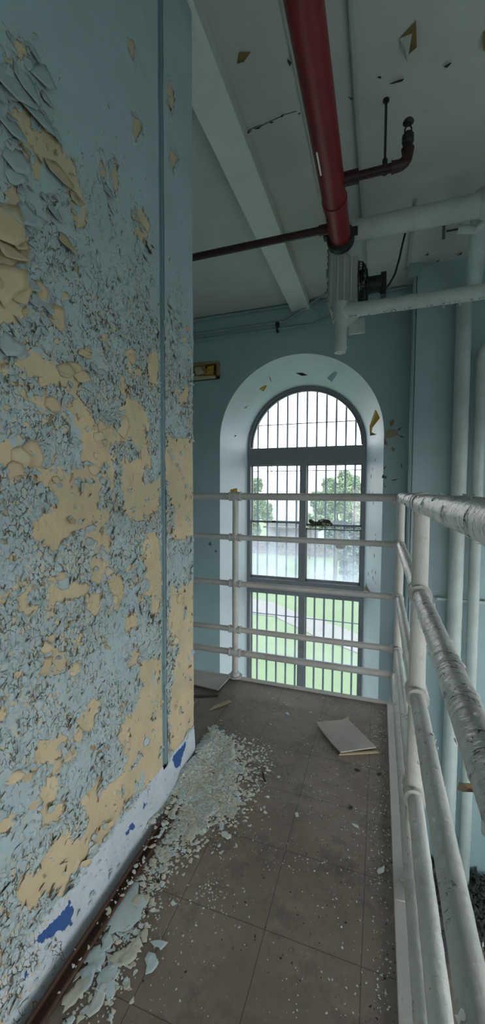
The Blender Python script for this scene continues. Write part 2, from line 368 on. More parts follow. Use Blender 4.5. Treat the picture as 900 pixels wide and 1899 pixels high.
cr(A, 1000, [(765,200),(900,200),(900,840),(765,990),(765,700),(800,500),(770,400)])
cr(A, 1000, [(380,1160),(440,1080),(430,1240),(380,1240)]); cr(A, 1000, [(180,1080),(260,1070),(240,1180),(180,1150)])
cr(A, 1000, [(80,260),(110,250),(115,340),(85,340)]); cr(A, 1000, [(150,0),(240,20),(280,0),(260,45),(190,40)])
B_ = 1.957
cr(B_, 1400, [(500,-10),(590,-10),(590,60),(540,110),(460,170),(380,300),(300,380),(240,470),(130,500),(130,440),(180,360),(250,260),(290,300),(360,170),(400,100)])
cr(B_, 1400, [(-30,220),(60,200),(40,310),(-30,300)]); cr(B_, 1400, [(150,190),(230,180),(210,240),(150,260)]); cr(B_, 1400, [(60,490),(130,480),(110,540),(60,510)])
VX = []
def crv(sc, oy, pts): VX.append([(x / sc, y / sc + oy) for x, y in pts])
crv(A, 1000, [(838,900),(835,930),(800,1030),(775,1035),(766,985)]); crv(A, 1000, [(738,1045),(742,1060),(724,1085)])
crv(A, 1000, [(650,1165),(655,1185),(635,1216)])
crv(B_, 1400, [(246,508),(214,560),(160,610),(118,660),(122,690),(160,665),(205,630),(244,600),(236,590),(252,545)])
crv(B_, 1400, [(80,750),(84,775),(60,822),(56,800)]); crv(B_, 1400, [(515,160),(524,175),(504,200)]); crv(B_, 1400, [(472,230),(476,255),(440,295),(436,280)])
crv(B_, 1400, [(345,430),(356,432),(342,444)]); crv(B_, 1400, [(405,315),(415,325),(403,335)]); crv(B_, 1400, [(330,445),(334,470),(318,480)])
def towall(poly): return [tuple(onX(x, y, WX)[1:]) for x, y in poly]
TANP = [towall(p) for p in PX]; VIVP = [towall(p) for p in VX]
GR0, GR1 = onX(298, 900, WX)[1], onX(307, 900, WX)[1]     # recessed joint between the two panels

def fields(Yg, Zg, curb=True):
    tanv = np.full(Yg.shape, -1.)
    rag = fbm(Yg, Zg * .7, 26, 3, 4) * .020 + fbm(Yg, Zg * .8, 8, 33, 2) * .022
    for p in TANP:
        a = np.array(p); lo = a.min(0) - .06; hi = a.max(0) + .06
        s = (Yg > lo[0]) & (Yg < hi[0]) & (Zg > lo[1]) & (Zg < hi[1])
        if s.any(): tanv[s] = np.maximum(tanv[s], sdpoly(Yg[s], Zg[s], p))
    # small extra bare spots low and mid wall
    ex = fbm(Yg, Zg * .8, 15, 41, 4); dens = np.clip((2.75 - Zg) / .6, 0, 1)
    tanv = np.maximum(tanv, (ex - .46 - 1.2 * (1 - dens)) * .05)
    # islands of blue surviving
    isl = fbm(Yg, Zg, 30, 77, 3); tanv = np.where(isl > .40, np.minimum(tanv, -.004), tanv)
    tanv = tanv + rag + .003
    if curb: tanv = np.where(Zg < CURBZ, -.05 - (CURBZ - Zg), np.minimum(tanv, (Zg - CURBZ) * .8 + rag * .8))
    viv = np.full(Yg.shape, -1.)
    for p in VIVP: viv = np.maximum(viv, sdpoly(Yg, Zg, p))
    dens = np.clip((3.0 - Zg) / 1.0, .03, 1) ** 1.6 * np.clip((Zg - CURBZ + .03) * 12, .12, 1)
    # upper left corner of the photo flakes heavily in big plates
    dens = np.maximum(dens, np.clip((1.25 - Yg) * 2.5, 0, 1) * np.clip((2.5 - Zg) * 3, 0, 1) * .8)
    dens = dens * np.clip(.75 + fbm(Yg, Zg, 4, 9, 3) * .7, .15, 1.2)
    return tanv, viv, dens
def height(Yg, Zg, tanv, dens):
    big = fbm(Yg, Zg, 3, 5, 3) * .004
    lift = np.where(tanv < 0, .0016 + .006 * np.exp(tanv / .012) * np.clip(.5 + fbm(Yg, Zg, 14, 21, 3) * 1.3, 0, 1), 0)
    curl = .0022 * dens * np.clip(fbm(Yg, Zg * .6, 55, 31, 2), 0, 1)
    fl_ = np.clip((1.86 - Yg) / .35, 0, 1); fl_ = fl_ * fl_ * (3 - 2 * fl_)
    cur = (.008 + .052 * fl_) * np.clip((CURBZ - .005 - Zg) / .13, 0, 1) ** 1.6 + .004 * np.clip((CURBZ - Zg) * 80, 0, 1)
    return big + lift + curl + cur
wl = empty('wall_left', (0, 0, 0)); struct(wl)
def wallpanel(y0, y1, step=.004, top=CZ):
    ny = int((y1 - y0) / step) + 1; nz = int(top / step) + 1
    yy = np.linspace(y0, y1, ny); zz = np.linspace(0, top, nz); Yg, Zg = np.meshgrid(yy, zz)
    t, v, d = fields(Yg, Zg); Xg = WX + height(Yg, Zg, t, d)
    V = np.stack([Xg, Yg, Zg], -1).reshape(-1, 3); idx = np.arange(ny * nz).reshape(nz, ny)
    F = np.stack([idx[:-1, :-1], idx[:-1, 1:], idx[1:, 1:], idx[1:, :-1]], -1).reshape(-1, 4)
    me = npmesh('paint_surface', V, F, m_wall, {'tan': t, 'flk': d, 'vivid': v}, True)
    return link('paint_surface', me, wl)
wallpanel(-.1, GR0); wallpanel(GR1, WY1); wallpanel(GR0, GR1, top=.12)
core = MB().box((-3.6, -2.4, 0), (WX - .03, WY1, CZ)); core.box((-1.2, -2.4, 0), (WX + .001, -.1, CZ))
core.box((WX - .05, -.11, 0), (WX - .002, GR0, CZ)); core.box((WX - .05, GR1, 0), (WX - .002, WY1 - .0005, CZ))
m_bluep = paint('plain blue wall paint', BLUE, .08, rough=.6, bst=.3)
core.build('masonry', m_bluep, wl)
m_groove = paint('shaded joint strip', (.15, .26, .28), .06, rough=.5, bst=.1)  # shade of the recess is put into this darker blue
MB().box((WX - .03, GR0 + .0005, .10), (WX - .012, GR1 - .0005, CZ)).build('joint_strip', m_groove, wl)
# ---- flakes: irregular plates attached on one side, curling away from the wall on the other
def flakes(cy, cz, r, asp, ang, lift, colr, seg=7, base=.003, seed=1, thick=.0006, pw=4.2, rimr=(.42, 1.28)):
    n = len(cy); g = np.random.default_rng(seed)
    th = np.linspace(0, 2 * PI, seg, endpoint=False)[None, :] + g.uniform(-.25, .25, (n, seg))
    rim = g.uniform(rimr[0], rimr[1], (n, seg))
    u1 = np.cos(th) * rim; w1 = np.sin(th) * rim
    U = np.concatenate([u1, u1 * .55, np.zeros((n, 1))], 1) * r[:, None]; Wd = np.concatenate([w1, w1 * .55, np.zeros((n, 1))], 1) * (r * asp)[:, None]
    s = np.clip((U / r[:, None] + 1.1) / 2.2, 0, 1)
    hgt = base + lift[:, None] * s ** pw + g.uniform(-.05, .05, U.shape) * lift[:, None] * s
    U = U - .25 * lift[:, None] * s ** 3
    ca, sa = np.cos(ang)[:, None], np.sin(ang)[:, None]
    Y = cy[:, None] + U * ca - Wd * sa; Z = cz[:, None] + U * sa + Wd * ca
    k = 2 * seg + 1
    front = np.stack([hgt, Y, Z], -1); back = np.stack([hgt - thick, Y, Z], -1)
    V = np.concatenate([front, back], 1)
    fs = []
    for i in range(seg):
        j = (i + 1) % seg
        fs.append((i, j, seg + j)); fs.append((i, seg + j, seg + i)); fs.append((seg + i, seg + j, 2 * seg))
    fb = [(c + k, b + k, a + k) for a, b, c in fs]
    rimf = []
    for i in range(seg): j = (i + 1) % seg; rimf += [(i, i + k, j + k), (i, j + k, j)]
    F1 = np.array(fs + fb + rimf); F = (F1[None] + (np.arange(n) * 2 * k)[:, None, None]).reshape(-1, 3)
    side = np.concatenate([np.repeat(colr[:, None], k, 1), np.ones((n, k))], 1)
    return V.reshape(-1, 3), F, side.reshape(-1)
sp = .0125
gy = np.arange(-.08, WY1 - .004, sp * .8); gz = np.arange(.03, CZ - .05, sp * 1.1)
Yg, Zg = np.meshgrid(gy, gz); Yg = (Yg + rng.uniform(-.5, .5, Yg.shape) * sp).ravel(); Zg = (Zg + rng.uniform(-.6, .6, Zg.shape) * sp).ravel()
ok = ~((Yg > GR0 - .006) & (Yg < GR1 + .006)) & (Yg < WY1 - .008); Yg, Zg = Yg[ok], Zg[ok]
t, v, d = fields(Yg, Zg); ok = v < -.008; Yg, Zg, t, v, d = Yg[ok], Zg[ok], t[ok], v[ok], d[ok]
prob = np.where(t > .004, .035, np.clip(d * .85, 0.04, .72)); prob = np.where((t > -.02) & (t <= .004), np.maximum(prob, .85), prob)
ok = rng.uniform(0, 1, Yg.shape) < prob; Yg, Zg, t, d = Yg[ok], Zg[ok], t[ok], d[ok]
n = len(Yg)
r = rng.uniform(.004, .0115, n) * (1 + .5 * (rng.uniform(0, 1, n) > .9)); asp = rng.uniform(.7, 2.0, n)
ang = rng.normal(-.35, .7, n) + PI * (rng.uniform(0, 1, n) < .5)
lift = rng.uniform(.0, 1, n) ** 1.5 * .012 * np.clip(d + .25, .25, 1) + np.where(np.abs(t) < .012, .003, 0)
colr = np.where(t > .004, rng.uniform(.3, .9, n), np.where(rng.uniform(0, 1, n) < .06, rng.uniform(.4, 1, n), rng.uniform(0, .05, n)))
hb = height(Yg, Zg, t, d)
V, F, sd = flakes(Yg, Zg, r, asp, ang, lift, colr, base=-0.0012, thick=.0003, pw=2.6, rimr=(.5, 1.3))
V[:, 0] += WX + np.repeat(hb, 30)
fo = link('peeling_flakes', npmesh('peeling_flakes', V, F, m_flake, {'side': sd}), wl); fo['kind'] = 'stuff'; fo['label'] = 'thousands of small curling pale blue paint flakes'
# ---- big curled plates along patch edges, placed from the photo: px x, px y, radius m, direction (deg, 0 = far side lifts), lift, colour
BIG = [(60,100,.035,-60,.03,0),(72,140,.05,-80,.035,0),(62,210,.06,-100,.04,0),(80,235,.04,-100,.03,0),(45,160,.06,-70,.04,0),(15,160,.07,-60,.05,.1),(30,300,.06,-50,.04,.05),(20,240,.05,-50,.04,0),
(100,250,.04,-80,.03,0),(20,330,.05,-60,.04,.1),(12,420,.07,-40,.05,.7),(45,400,.05,-60,.04,0),(100,400,.045,-100,.04,0),(120,455,.045,-90,.045,.95),(112,330,.045,-100,.03,.7),(125,340,.03,-60,.025,.7),
(140,370,.035,-85,.02,.7),(200,360,.025,-90,.03,.15),(205,390,.025,-95,.02,.05),(262,425,.03,-60,.03,.3),(275,465,.035,-100,.04,.4),(268,480,.03,-90,.035,.6),(15,470,.05,-50,.05,.8),(30,450,.045,-40,.04,.75),
(8,520,.08,-20,.045,.75),(30,540,.05,0,.045,.75),(55,530,.04,-60,.04,.15),(75,545,.04,0,.04,.85),(105,590,.04,0,.035,.8),(68,560,.035,-70,.035,.2),(85,570,.04,-80,.03,.1),(220,515,.03,-70,.02,.05),(270,570,.03,-80,.03,.1),
(10,640,.045,-60,.04,.1),(28,650,.04,-80,.035,.2),(118,690,.045,10,.03,.75),(145,700,.045,0,.045,.8),(130,680,.04,-20,.04,.8),(155,655,.035,-60,.03,.5),(170,680,.03,-80,.03,.1),(185,690,.03,-90,.03,.1),
(240,665,.035,-20,.025,.7),(250,690,.03,0,.03,.8),(165,720,.03,-80,.03,.1),(95,750,.035,0,.03,.75),(185,790,.035,20,.03,.8),(170,870,.035,40,.035,.4),(180,810,.03,-30,.03,.6),(225,790,.04,10,.03,.7),(200,775,.03,-90,.03,.2),
(40,850,.045,10,.045,.75),(55,845,.04,0,.045,.8),(20,870,.04,-30,.03,.5),(100,890,.03,-60,.03,.7),(205,970,.03,-60,.03,.3),(165,980,.03,40,.03,.3),(130,965,.03,-60,.03,.6),(160,1005,.03,-80,.035,.3),
(115,1080,.04,20,.03,.15),(110,1070,.03,0,.03,.8),(200,1060,.035,-30,.03,.4),(210,1110,.03,-60,.03,.4),(60,1130,.03,-30,.02,.5),(80,1200,.04,-30,.035,.6),(85,1230,.035,-40,.03,.7),(195,1200,.03,-70,.03,.7),(135,1240,.03,-40,.03,.4),
(140,1360,.04,-60,.035,.4),(120,1400,.035,-60,.04,.4),(100,1420,.03,-40,.03,.6),(22,1440,.04,-30,.045,.7),(45,1440,.03,-50,.03,.7),(155,1480,.03,-60,.03,.5),(60,1490,.03,-60,.03,.6),(200,1550,.03,-40,.03,.3),
(322,1030,.02,0,.02,.1),(330,1110,.03,0,.03,.9),(325,1190,.028,0,.028,.9),(345,610,.02,0,.03,.85),(340,630,.02,0,.03,.6),(350,655,.022,10,.03,.8),(325,660,.03,-90,.02,.1),(315,570,.025,-90,.03,.7),(330,580,.025,-80,.03,.3),
(318,800,.035,-80,.03,.05),(320,850,.025,-60,.02,0),(315,200,.02,-80,.02,.6),(300,1300,.02,-60,.02,.4),(240,1330,.02,-60,.02,.4),(125,1650,.05,60,.04,.3),(100,1660,.04,60,.03,.3),(170,1580,.05,30,.03,.35),(155,1600,.04,30,.03,.4),
(235,1500,.03,30,.03,.5),(200,1530,.04,30,.03,.4),(190,1030,.05,-70,.035,.2),(245,210,.015,-80,.015,.5),(250,405,.03,-60,.03,.5)]
pts = np.array([onX(b[0], b[1], WX)[1:] for b in BIG]); bb = np.array(BIG, float)
okb = (pts[:, 0] > .52) & (pts[:, 0] < WY1 - .02); pts, bb = pts[okb], bb[okb]
kk = 2                                   # extra neighbours around the traced plates
ex = rng.normal(0, .035, (len(pts) * kk, 2)) * np.array([1, 1.6]); p2 = np.repeat(pts, kk, 0) + ex; b2 = np.repeat(bb, kk, 0)
b2[:, 2] *= rng.uniform(.25, .6, len(b2)); b2[:, 4] *= rng.uniform(.3, .8, len(b2)); b2[:, 3] += rng.normal(0, 30, len(b2)); b2[:, 5] = np.where(rng.uniform(0, 1, len(b2)) < .5, b2[:, 5], rng.uniform(0, .2, len(b2)))
ok2 = (p2[:, 0] > .52) & (p2[:, 0] < WY1 - .02) & ~((p2[:, 0] > GR0 - .02) & (p2[:, 0] < GR1 + .02)) & (p2[:, 1] > .05); p2, b2 = p2[ok2], b2[ok2]
pts = np.concatenate([pts, p2]); bb = np.concatenate([bb, b2])
hb = np.full(len(pts), .003)
V, F, sd = flakes(pts[:, 0], pts[:, 1], bb[:, 2] * np.clip(.45 + pts[:, 1] * .13, .45, .8), rng.uniform(.65, 1.7, len(pts)), np.radians(bb[:, 3]) + rng.normal(0, .25, len(pts)), bb[:, 4] * .75, np.where(bb[:, 5] > .35, rng.uniform(.5, .72, len(pts)), bb[:, 5] * .3), seg=7, base=-.002, seed=5, thick=.001, pw=1.7, rimr=(.55, 1.3))
V[:, 0] += WX + .002; V[:, 1] = np.minimum(V[:, 1], WY1 + .012)
fo = link('curled_paint_plates', npmesh('curled_paint_plates', V, F, m_flake, {'side': sd}), wl); fo['kind'] = 'stuff'; fo['label'] = 'larger plates of blue and tan paint curling off the wall'
# ------------------------------------------------------------------ ceiling
ce = MB().box((-3.6, -2.4, CZ), (3.4, FY + .7, CZ + .2)).build('ceiling', m_ceil); struct(ce)
BZ = CZ - .10
b1, b2_ = onZ(430, 350, BZ)[0], onZ(490, 350, BZ)[0]
MB().box((b1, -2.4, BZ), (b2_, FY, CZ - .0005)).build('beam', m_beam, ce, bevel=.004)
# narrow painted seam strips running with the beam
def ceilstrip(px, py, w, dz, name='seam_strip'):
    x = onZ(px, py, CZ)[0]; MB().box((x - w / 2, -2.4, CZ - dz), (x + w / 2, FY - .02, CZ - .0005)).build(name, m_ccond, ce)
ceilstrip(566, 200, .035, .012)
# loose ceiling paint flaps & cracks
def bent(name, pts3, mat, parent, thick=.002, nrm=None):
    mb = MB(); n = len(pts3); c = sum((Vector(p) for p in pts3), Vector()) / n
    nv = Vector(nrm) if nrm else (Vector(pts3[1]) - Vector(pts3[0])).cross(Vector(pts3[2]) - Vector(pts3[0])).normalized()
    top = [Vector(p) for p in pts3] + [c + nv * .006]; bot = [p - nv * thick for p in top]
    fs = [(i, (i + 1) % n, n) for i in range(n)] + [((i + 1) % n + n + 1, i + n + 1, 2 * n + 1) for i in range(n)] + [(i, i + n + 1, (i + 1) % n + n + 1, (i + 1) % n) for i in range(n)]
    mb.add(top + bot, fs); return mb.build(name, mat, parent)
def cflap(pix, dz, mat=m_yellow):
    pts = [onZ(x, y, CZ - .004) for x, y in pix]; k = len(pts)
    for i, dd in enumerate(dz): pts[i][2] -= dd
    return bent('peeling_flap', pts, mat, ce, nrm=(0, 0, -1))
cflap([(741, 72), (760, 52), (772, 38), (774, 70), (754, 95)], [.0, .0, .0, .05, .03], m_mustard)
cflap([(741, 72), (765, 55), (756, 92), (748, 88)], [.0, .02, .07, .03], m_ceil)
cflap([(443, 98), (465, 97), (452, 105), (440, 118)], [0, .0, .03, .0], m_mustard)
cflap([(896, 60), (910, 50), (905, 85), (897, 85)], [0, .02, .02, .03], m_wood)
for q in [[(722,152),(740,145),(748,143),(730,152)],[(824,120),(836,112),(838,113),(830,122)],[(700,140),(706,137),(708,142)],[(646,176),(655,180),(660,174),(652,182)],[(735,150),(750,142),(748,146)],
          [(453,238),(460,242),(468,238),(458,247)],[(470,236),(486,231),(480,236)],[(500,224),(508,222),(504,226)],[(520,213),(527,207),(524,214)],[(553,207),(558,206),(556,209)],[(566,207),(573,205),(570,209)],
          [(789,471),(796,468),(794,472)],[(810,483),(816,480),(812,484)],[(850,472),(858,465),(856,470)],[(533,105),(541,112),(538,120),(534,112)]]:
    cflap(q, [.012] * len(q), m_black)
# cracked joint lines of the ceiling (thin dark grey tubes)
def crackline(pix, plane, val, parent, w=.004):
    P = [(onZ if plane == 'z' else onY)(x, y, val) for x, y in pix]; mb = MB()
    mb.tube(P, w / 2, 5); return mb.build('crack', m_crack, parent)
m_crack = plain('dark grey crack', (.10, .11, .10), .9)
crackline([(455,246),(470,237),(490,231),(510,221),(530,212),(550,206)], 'z', CZ - .001, ce, .005)
# ------------------------------------------------------------------ far wall with arched window opening
CXW = .5 * (onY(408, 1100, FY)[0] + onY(706, 1100, FY)[0]); HWO = .5 * (onY(706, 1100, FY)[0] - onY(408, 1100, FY)[0])
ZTO = onY(557, 656, FY)[2]; ZSO = ZTO - HWO
li, ri = onY(460, 1000, WINY)[0], onY(676, 1000, WINY)[0]; CXI = (li + ri) / 2; HWI = (ri - li) / 2
ZTI = onY(567, 716, WINY)[2]; ZSI = ZTI - HWI
WB = -2.2            # window sill level
print('window', CXW, HWO, ZTO, ZSO, CXI, HWI, ZTI, ZSI)
NA = 40
def archpts(cx, hw, zs, Y, zb=WB):
    p = [(cx - hw, Y, zb)] + [(cx - hw * math.cos(PI * i / NA), Y, zs + hw * math.sin(PI * i / NA)) for i in range(NA + 1)] + [(cx + hw, Y, zb)]
    return p
PXR = onY(770, 700, PY)[0]; PXL = PXR - .001     # corner where the nearer plane starts
# recess hole at left
hx0, hx1 = onY(330, 690, FY)[0], onY(408, 690, FY)[0]; hz1, hz0 = onY(408, 672, FY)[2], onY(408, 703, FY)[2]
wb = MB()
ao = archpts(CXW, HWO, ZSO, FY)
def quadXZ(x0, z0, x1, z1, Y=FY): wb.add([(x0, Y, z0), (x1, Y, z0), (x1, Y, z1), (x0, Y, z1)], [(0, 1, 2, 3)])
L = -3.6; XR = PXR + .3
quadXZ(L, LZ, CXW - HWO, hz0); quadXZ(L, hz0, hx0, hz1); quadXZ(hx1, hz0, CXW - HWO, hz1); quadXZ(L, hz1, CXW - HWO, CZ)
quadXZ(CXW + HWO, LZ, XR, CZ); quadXZ(CXW - HWO, LZ, CXW + HWO, WB)
for i in range(1, NA + 1):
    a, b = ao[i], ao[i + 1]; wb.add([a, b, (b[0], FY, CZ), (a[0], FY, CZ)], [(0, 1, 2, 3)])
wbo = struct(wb.build('wall_back', m_far))
# hole box
hb_ = MB(); D = .14
hb_.add([(hx0, FY, hz0), (hx1, FY, hz0), (hx1, FY, hz1), (hx0, FY, hz1), (hx0, FY + D, hz0), (hx1, FY + D, hz0), (hx1, FY + D, hz1), (hx0, FY + D, hz1)],
        [(0, 4, 5, 1), (1, 5, 6, 2), (2, 6, 7, 3), (3, 7, 4, 0), (4, 7, 6, 5)])
hb_.build('broken_recess', m_wood, wbo)
def hpt(x, y, dy): return onY(x, y, FY + dy)
for q, dy, mt in [([(359, 676), (380, 674), (384, 690), (378, 700), (359, 699)], .05, m_wood), ([(386, 680), (398, 678), (397, 696), (380, 697)], .07, m_yellow), ([(359, 699), (400, 697), (401, 702), (359, 706)], -.004, m_tanpaper),
                  ([(359, 674), (407, 670), (408, 673), (359, 678)], -.004, m_wood), ([(402, 671), (407, 671), (409, 696), (403, 697)], .0, m_wood), ([(362, 684), (372, 680), (381, 693), (366, 697)], .03, m_tanpaper)]:
    bent('splintered_board', [hpt(x, y, dy) for x, y in q], mt, wbo, thick=-.02, nrm=(0, -1, 0))
# splayed reveal
rv = MB(); ai = archpts(CXI, HWI, ZSI, WINY - .02); no = len(ao); RS = 6
vs = []
for k in range(RS + 1):
    tt = k / RS
    for p, q in zip(ao, ai): vs.append(tuple(p[i] + (q[i] - p[i]) * tt for i in range(3)))
fs = [(k * no + i, k * no + i + 1, (k + 1) * no + i + 1, (k + 1) * no + i) for k in range(RS) for i in range(no - 1)]
fs += [(k * no + no - 1, k * no, (k + 1) * no, (k + 1) * no + no - 1) for k in range(RS)]
rv.add(vs, fs); rvo = rv.build('reveal', m_reveal, wbo, smooth=True)
# outer leaf of the wall beyond the window so that no light leaks round the frame
ol = MB(); OY = WINY + .14
a2 = archpts(CXI, HWI + .02, ZSI, OY)
def q2(x0, z0, x1, z1): ol.add([(x0, OY, z0), (x1, OY, z0), (x1, OY, z1), (x0, OY, z1), (x0, WINY - .02, z0), (x1, WINY - .02, z0), (x1, WINY - .02, z1), (x0, WINY - .02, z1)], [(0, 1, 2, 3), (4, 7, 6, 5)])
q2(-4, GZ, CXI - HWI - .02, CZ + .3); q2(CXI + HWI + .02, GZ, 3.6, CZ + .3); q2(CXI - HWI - .02, GZ, CXI + HWI + .02, WB)
for i in range(1, NA + 1):
    a, b = a2[i], a2[i + 1]; ol.add([a, b, (b[0], OY, CZ + .3), (a[0], OY, CZ + .3), (a[0], WINY - .02, a[2]), (b[0], WINY - .02, b[2]), (b[0], WINY - .02, CZ + .3), (a[0], WINY - .02, CZ + .3)], [(0, 1, 2, 3), (4, 7, 6, 5), (0, 4, 5, 1)])
m_brick = plain('outer masonry', (.35, .3, .26), .9); ol.build('outer_leaf', m_brick, wbo)
# nearer part of far wall on the right
wr = MB().box((PXR, PY, LZ), (3.4, FY + .6, CZ)).build('wall_right', m_far); struct(wr)
# small loose patches on the far wall around the window
def wpatch(pix, mat, dd=.012, Y=FY, name='peeled_patch', par=None, off=None):
    P = [onY(x, y, Y - .003) for x, y in pix]
    for i, p in enumerate(P): p[1] -= (off[i] if off else (dd if i % 2 else 0))
    return bent(name, P, mat, par or wbo, thick=-.002, nrm=(0, -1, 0))
m_tanw = plain('bare plaster tan', (.36, .30, .20), .8)
wpatch([(714,800),(722,795),(738,797),(740,806),(728,812),(716,812),(712,822),(714,808)], m_tanw, .004)
wpatch([(722,783),(730,777),(732,783),(725,793)], m_wood, .01); wpatch([(727,828),(734,832),(731,838),(726,834)], m_wood, .006)
wpatch([(712,815),(719,820),(718,826),(713,824)], m_wood, .006)
for q in [[(738,796),(748,790),(740,799)],[(740,806),(752,812),(744,811)],[(710,880),(718,884),(716,888),(708,886)],[(712,868),(718,862),(714,870)],[(725,890),(740,888),(730,892)],[(745,858),(747,868),(744,866)],[(712,895),(716,905),(713,903)],[(386,1010),(392,1004),(392,1012)],[(398,1020),(404,1022),(400,1025)]]:
    wpatch(q, m_crack, .01)
# on the reveal: yellow patches and curling flaps (placed along the sloping reveal)
def rpt(x, y, k):      # point on the reveal at fraction k of its depth
    return onY(x, y, FY + (WINY - .02 - FY) * k)
def rpatch(pix, k, mat, out=.015):
    P = [rpt(x, y, kk) for (x, y), kk in zip(pix, k)]; c = Vector((CXW, FY - .4, ZSO))
    Q = []
    for i, p in enumerate(P):
        p = Vector(p); dr = (Vector((CXW, p.y, min(p.z, ZSO))) - p).normalized(); Q.append(p + dr * (.006 + (out if i % 2 else 0)) + Vector((0, -.004, 0)))
    nv = (Vector((CXW, FY - .5, min(Q[0].z, ZSO))) - Q[0]).normalized()
    return bent('curling_paint', Q, mat, rvo, thick=-.002, nrm=nv)
rpatch([(479,714),(490,709),(495,716),(488,724),(482,722)], [.45,.5,.55,.6,.5], m_yellow)
rpatch([(474,706),(485,701),(492,708),(480,712)], [.42,.42,.48,.45], m_reveal, .03)
rpatch([(549,691),(561,689),(571,695),(560,695)], [.35,.38,.38,.38], m_black, .01)
rpatch([(607,700),(620,686),(632,684),(618,704)], [.4,.35,.35,.45], m_far, .03)
rpatch([(697,760),(703,758),(706,775),(697,792),(690,805),(691,790)], [.1,.05,.05,.1,.2,.2], m_yellow, .03)
rpatch([(687,790),(692,800),(700,806),(692,808)], [.3,.25,.2,.25], m_wood, .03)
rpatch([(681,1080),(686,1085),(688,1098),(682,1094)], [.5,.45,.4,.5], m_wood, .04)
for q in [[(499,694),(501,700),(505,710),(500,702)],[(560,660),(566,658),(562,666)],[(451,757),(460,751),(456,756)],[(454,745),(461,742),(457,748)],[(431,803),(437,808),(433,812)],[(680,728),(690,732),(695,740),(688,733)]]:
    rpatch(q, [.3 if q[0][0] > 470 else .5] * len(q), m_crack, .01)
g2 = np.random.default_rng(4)
for i in range(26):
    y = g2.uniform(830, 1285); x = g2.uniform(684, 699); k = float(np.clip((706 - x) / 30 * .9, .05, .9)); s = g2.uniform(.8, 2.0)
    rpatch([(x, y), (x + s * .5, y + s * 1.5), (x + s * .1, y + s * 5), (x - s * .1, y + s * 2)], [k] * 4, m_crack if i % 3 else m_far, .008)
# ------------------------------------------------------------------ window
wn = empty('window_1', (CXI, WINY, WB)); struct(wn)
def Wb(mb, name, mat, bev=.003, sm=False): return mb.build(name, mat, wn, bevel=bev, smooth=sm)
def pz(y, x=567): return onY(x, y, WINY)[2]
def pxx(x, y=1000): return onY(x, y, WINY)[0]
zt1, zt0 = pz(832), pz(861)        # transom
# outer frame: jambs + arch
fr = MB(); fw = .05
fr.box((CXI - HWI, WINY - .03, WB), (CXI - HWI + fw, WINY + .09, ZSI)); fr.box((CXI + HWI - fw, WINY - .03, WB), (CXI + HWI, WINY + .09, ZSI))
def ring(mb, cx, zs, r0, r1, y0, y1):
    vs = []; 
    for i in range(NA + 1):
        a = PI * i / NA; c, s_ = -math.cos(a), math.sin(a)
        for rr, yy in ((r0, y0), (r1, y0), (r1, y1), (r0, y1)): vs.append((cx + c * rr, yy, zs + s_ * rr))
    fs = []
    for i in range(NA):
        for k in range(4): fs.append((i * 4 + k, (i + 1) * 4 + k, (i + 1) * 4 + (k + 1) % 4, i * 4 + (k + 1) % 4))
    fs += [(0, 1, 2, 3), (NA * 4 + 3, NA * 4 + 2, NA * 4 + 1, NA * 4)]
    mb.add(vs, [f[::-1] for f in fs])
ring(fr, CXI, ZSI, HWI - .035, HWI, WINY - .03, WINY + .09); Wb(fr, 'frame', m_frame, 0)
r2 = MB(); ring(r2, CXI, ZSI, HWI - .07, HWI - .035, WINY + .015, WINY + .07); r2.box((CXI - HWI + .035, WINY + .015, zt1), (CXI + HWI - .035, WINY + .07, zt1 + .03)); Wb(r2, 'arch_sash', m_frame, 0)
Wb(MB().box((CXI - HWI, WINY - .035, zt0), (CXI + HWI, WINY + .1, zt1)), 'transom', m_frame)
zs1, zs0 = pz(1078), pz(1106)
sl = MB().box((CXI - HWI - .002, WINY - .037, zs0), (CXI + HWI + .002, WINY + .102, zs1)); sl.box((CXI - HWI + .003, WINY - .050, zs1 - .03), (CXI + HWI - .003, WINY - .02, zs1 - .002)); Wb(sl, 'transom', m_frame)
mx = pxx(561.5, 1000); 
Wb(MB().box((mx - .05, WINY - .03, zs1), (mx + .05, WINY + .1, zt0)), 'mullion', m_frame)
Wb(MB().box((mx - .05, WINY - .03, WB), (mx + .05, WINY + .1, zs0)), 'mullion', m_frame)
def glassmat(name, dirt0, dirt1, tint=(.75, .82, .95)):
    m, nt, b, out = newmat(name); nt.nodes.remove(b); co = coords(nt)
    tr = nt.nodes.new('ShaderNodeBsdfTransparent'); df = nt.nodes.new('ShaderNodeBsdfTranslucent'); gl = nt.nodes.new('ShaderNodeBsdfGlossy')
    df.inputs[0].default_value = c4(tint); gl.inputs['Roughness'].default_value = .05
    sep = N(nt, 'ShaderNodeSeparateXYZ'); nt.links.new(nt.nodes.new('ShaderNodeTexCoord').outputs['Generated'], sep.inputs[0])
    g = math_(nt, 'SUBTRACT', 1.0, sep.outputs[2])
    g = math_(nt, 'MULTIPLY', math_(nt, 'POWER', g, 1.6), dirt1 - dirt0); g = math_(nt, 'ADD', g, dirt0)
    g = math_(nt, 'MULTIPLY', g, ramp(nt, noise_(nt, co, 3, 5, .6), .1, .75))
    m1 = nt.nodes.new('ShaderNodeMixShader'); nt.links.new(g, m1.inputs[0]); nt.links.new(tr.outputs[0], m1.inputs[1]); nt.links.new(df.outputs[0], m1.inputs[2])
    m2 = nt.nodes.new('ShaderNodeMixShader'); m2.inputs[0].default_value = .04; nt.links.new(m1.outputs[0], m2.inputs[1]); nt.links.new(gl.outputs[0], m2.inputs[2])
    nt.links.new(m2.outputs[0], out.inputs[0]); return m
g_clean = glassmat('dusty glass', .03, .10); g_dirty = glassmat('hazy dirty glass', .10, .42)
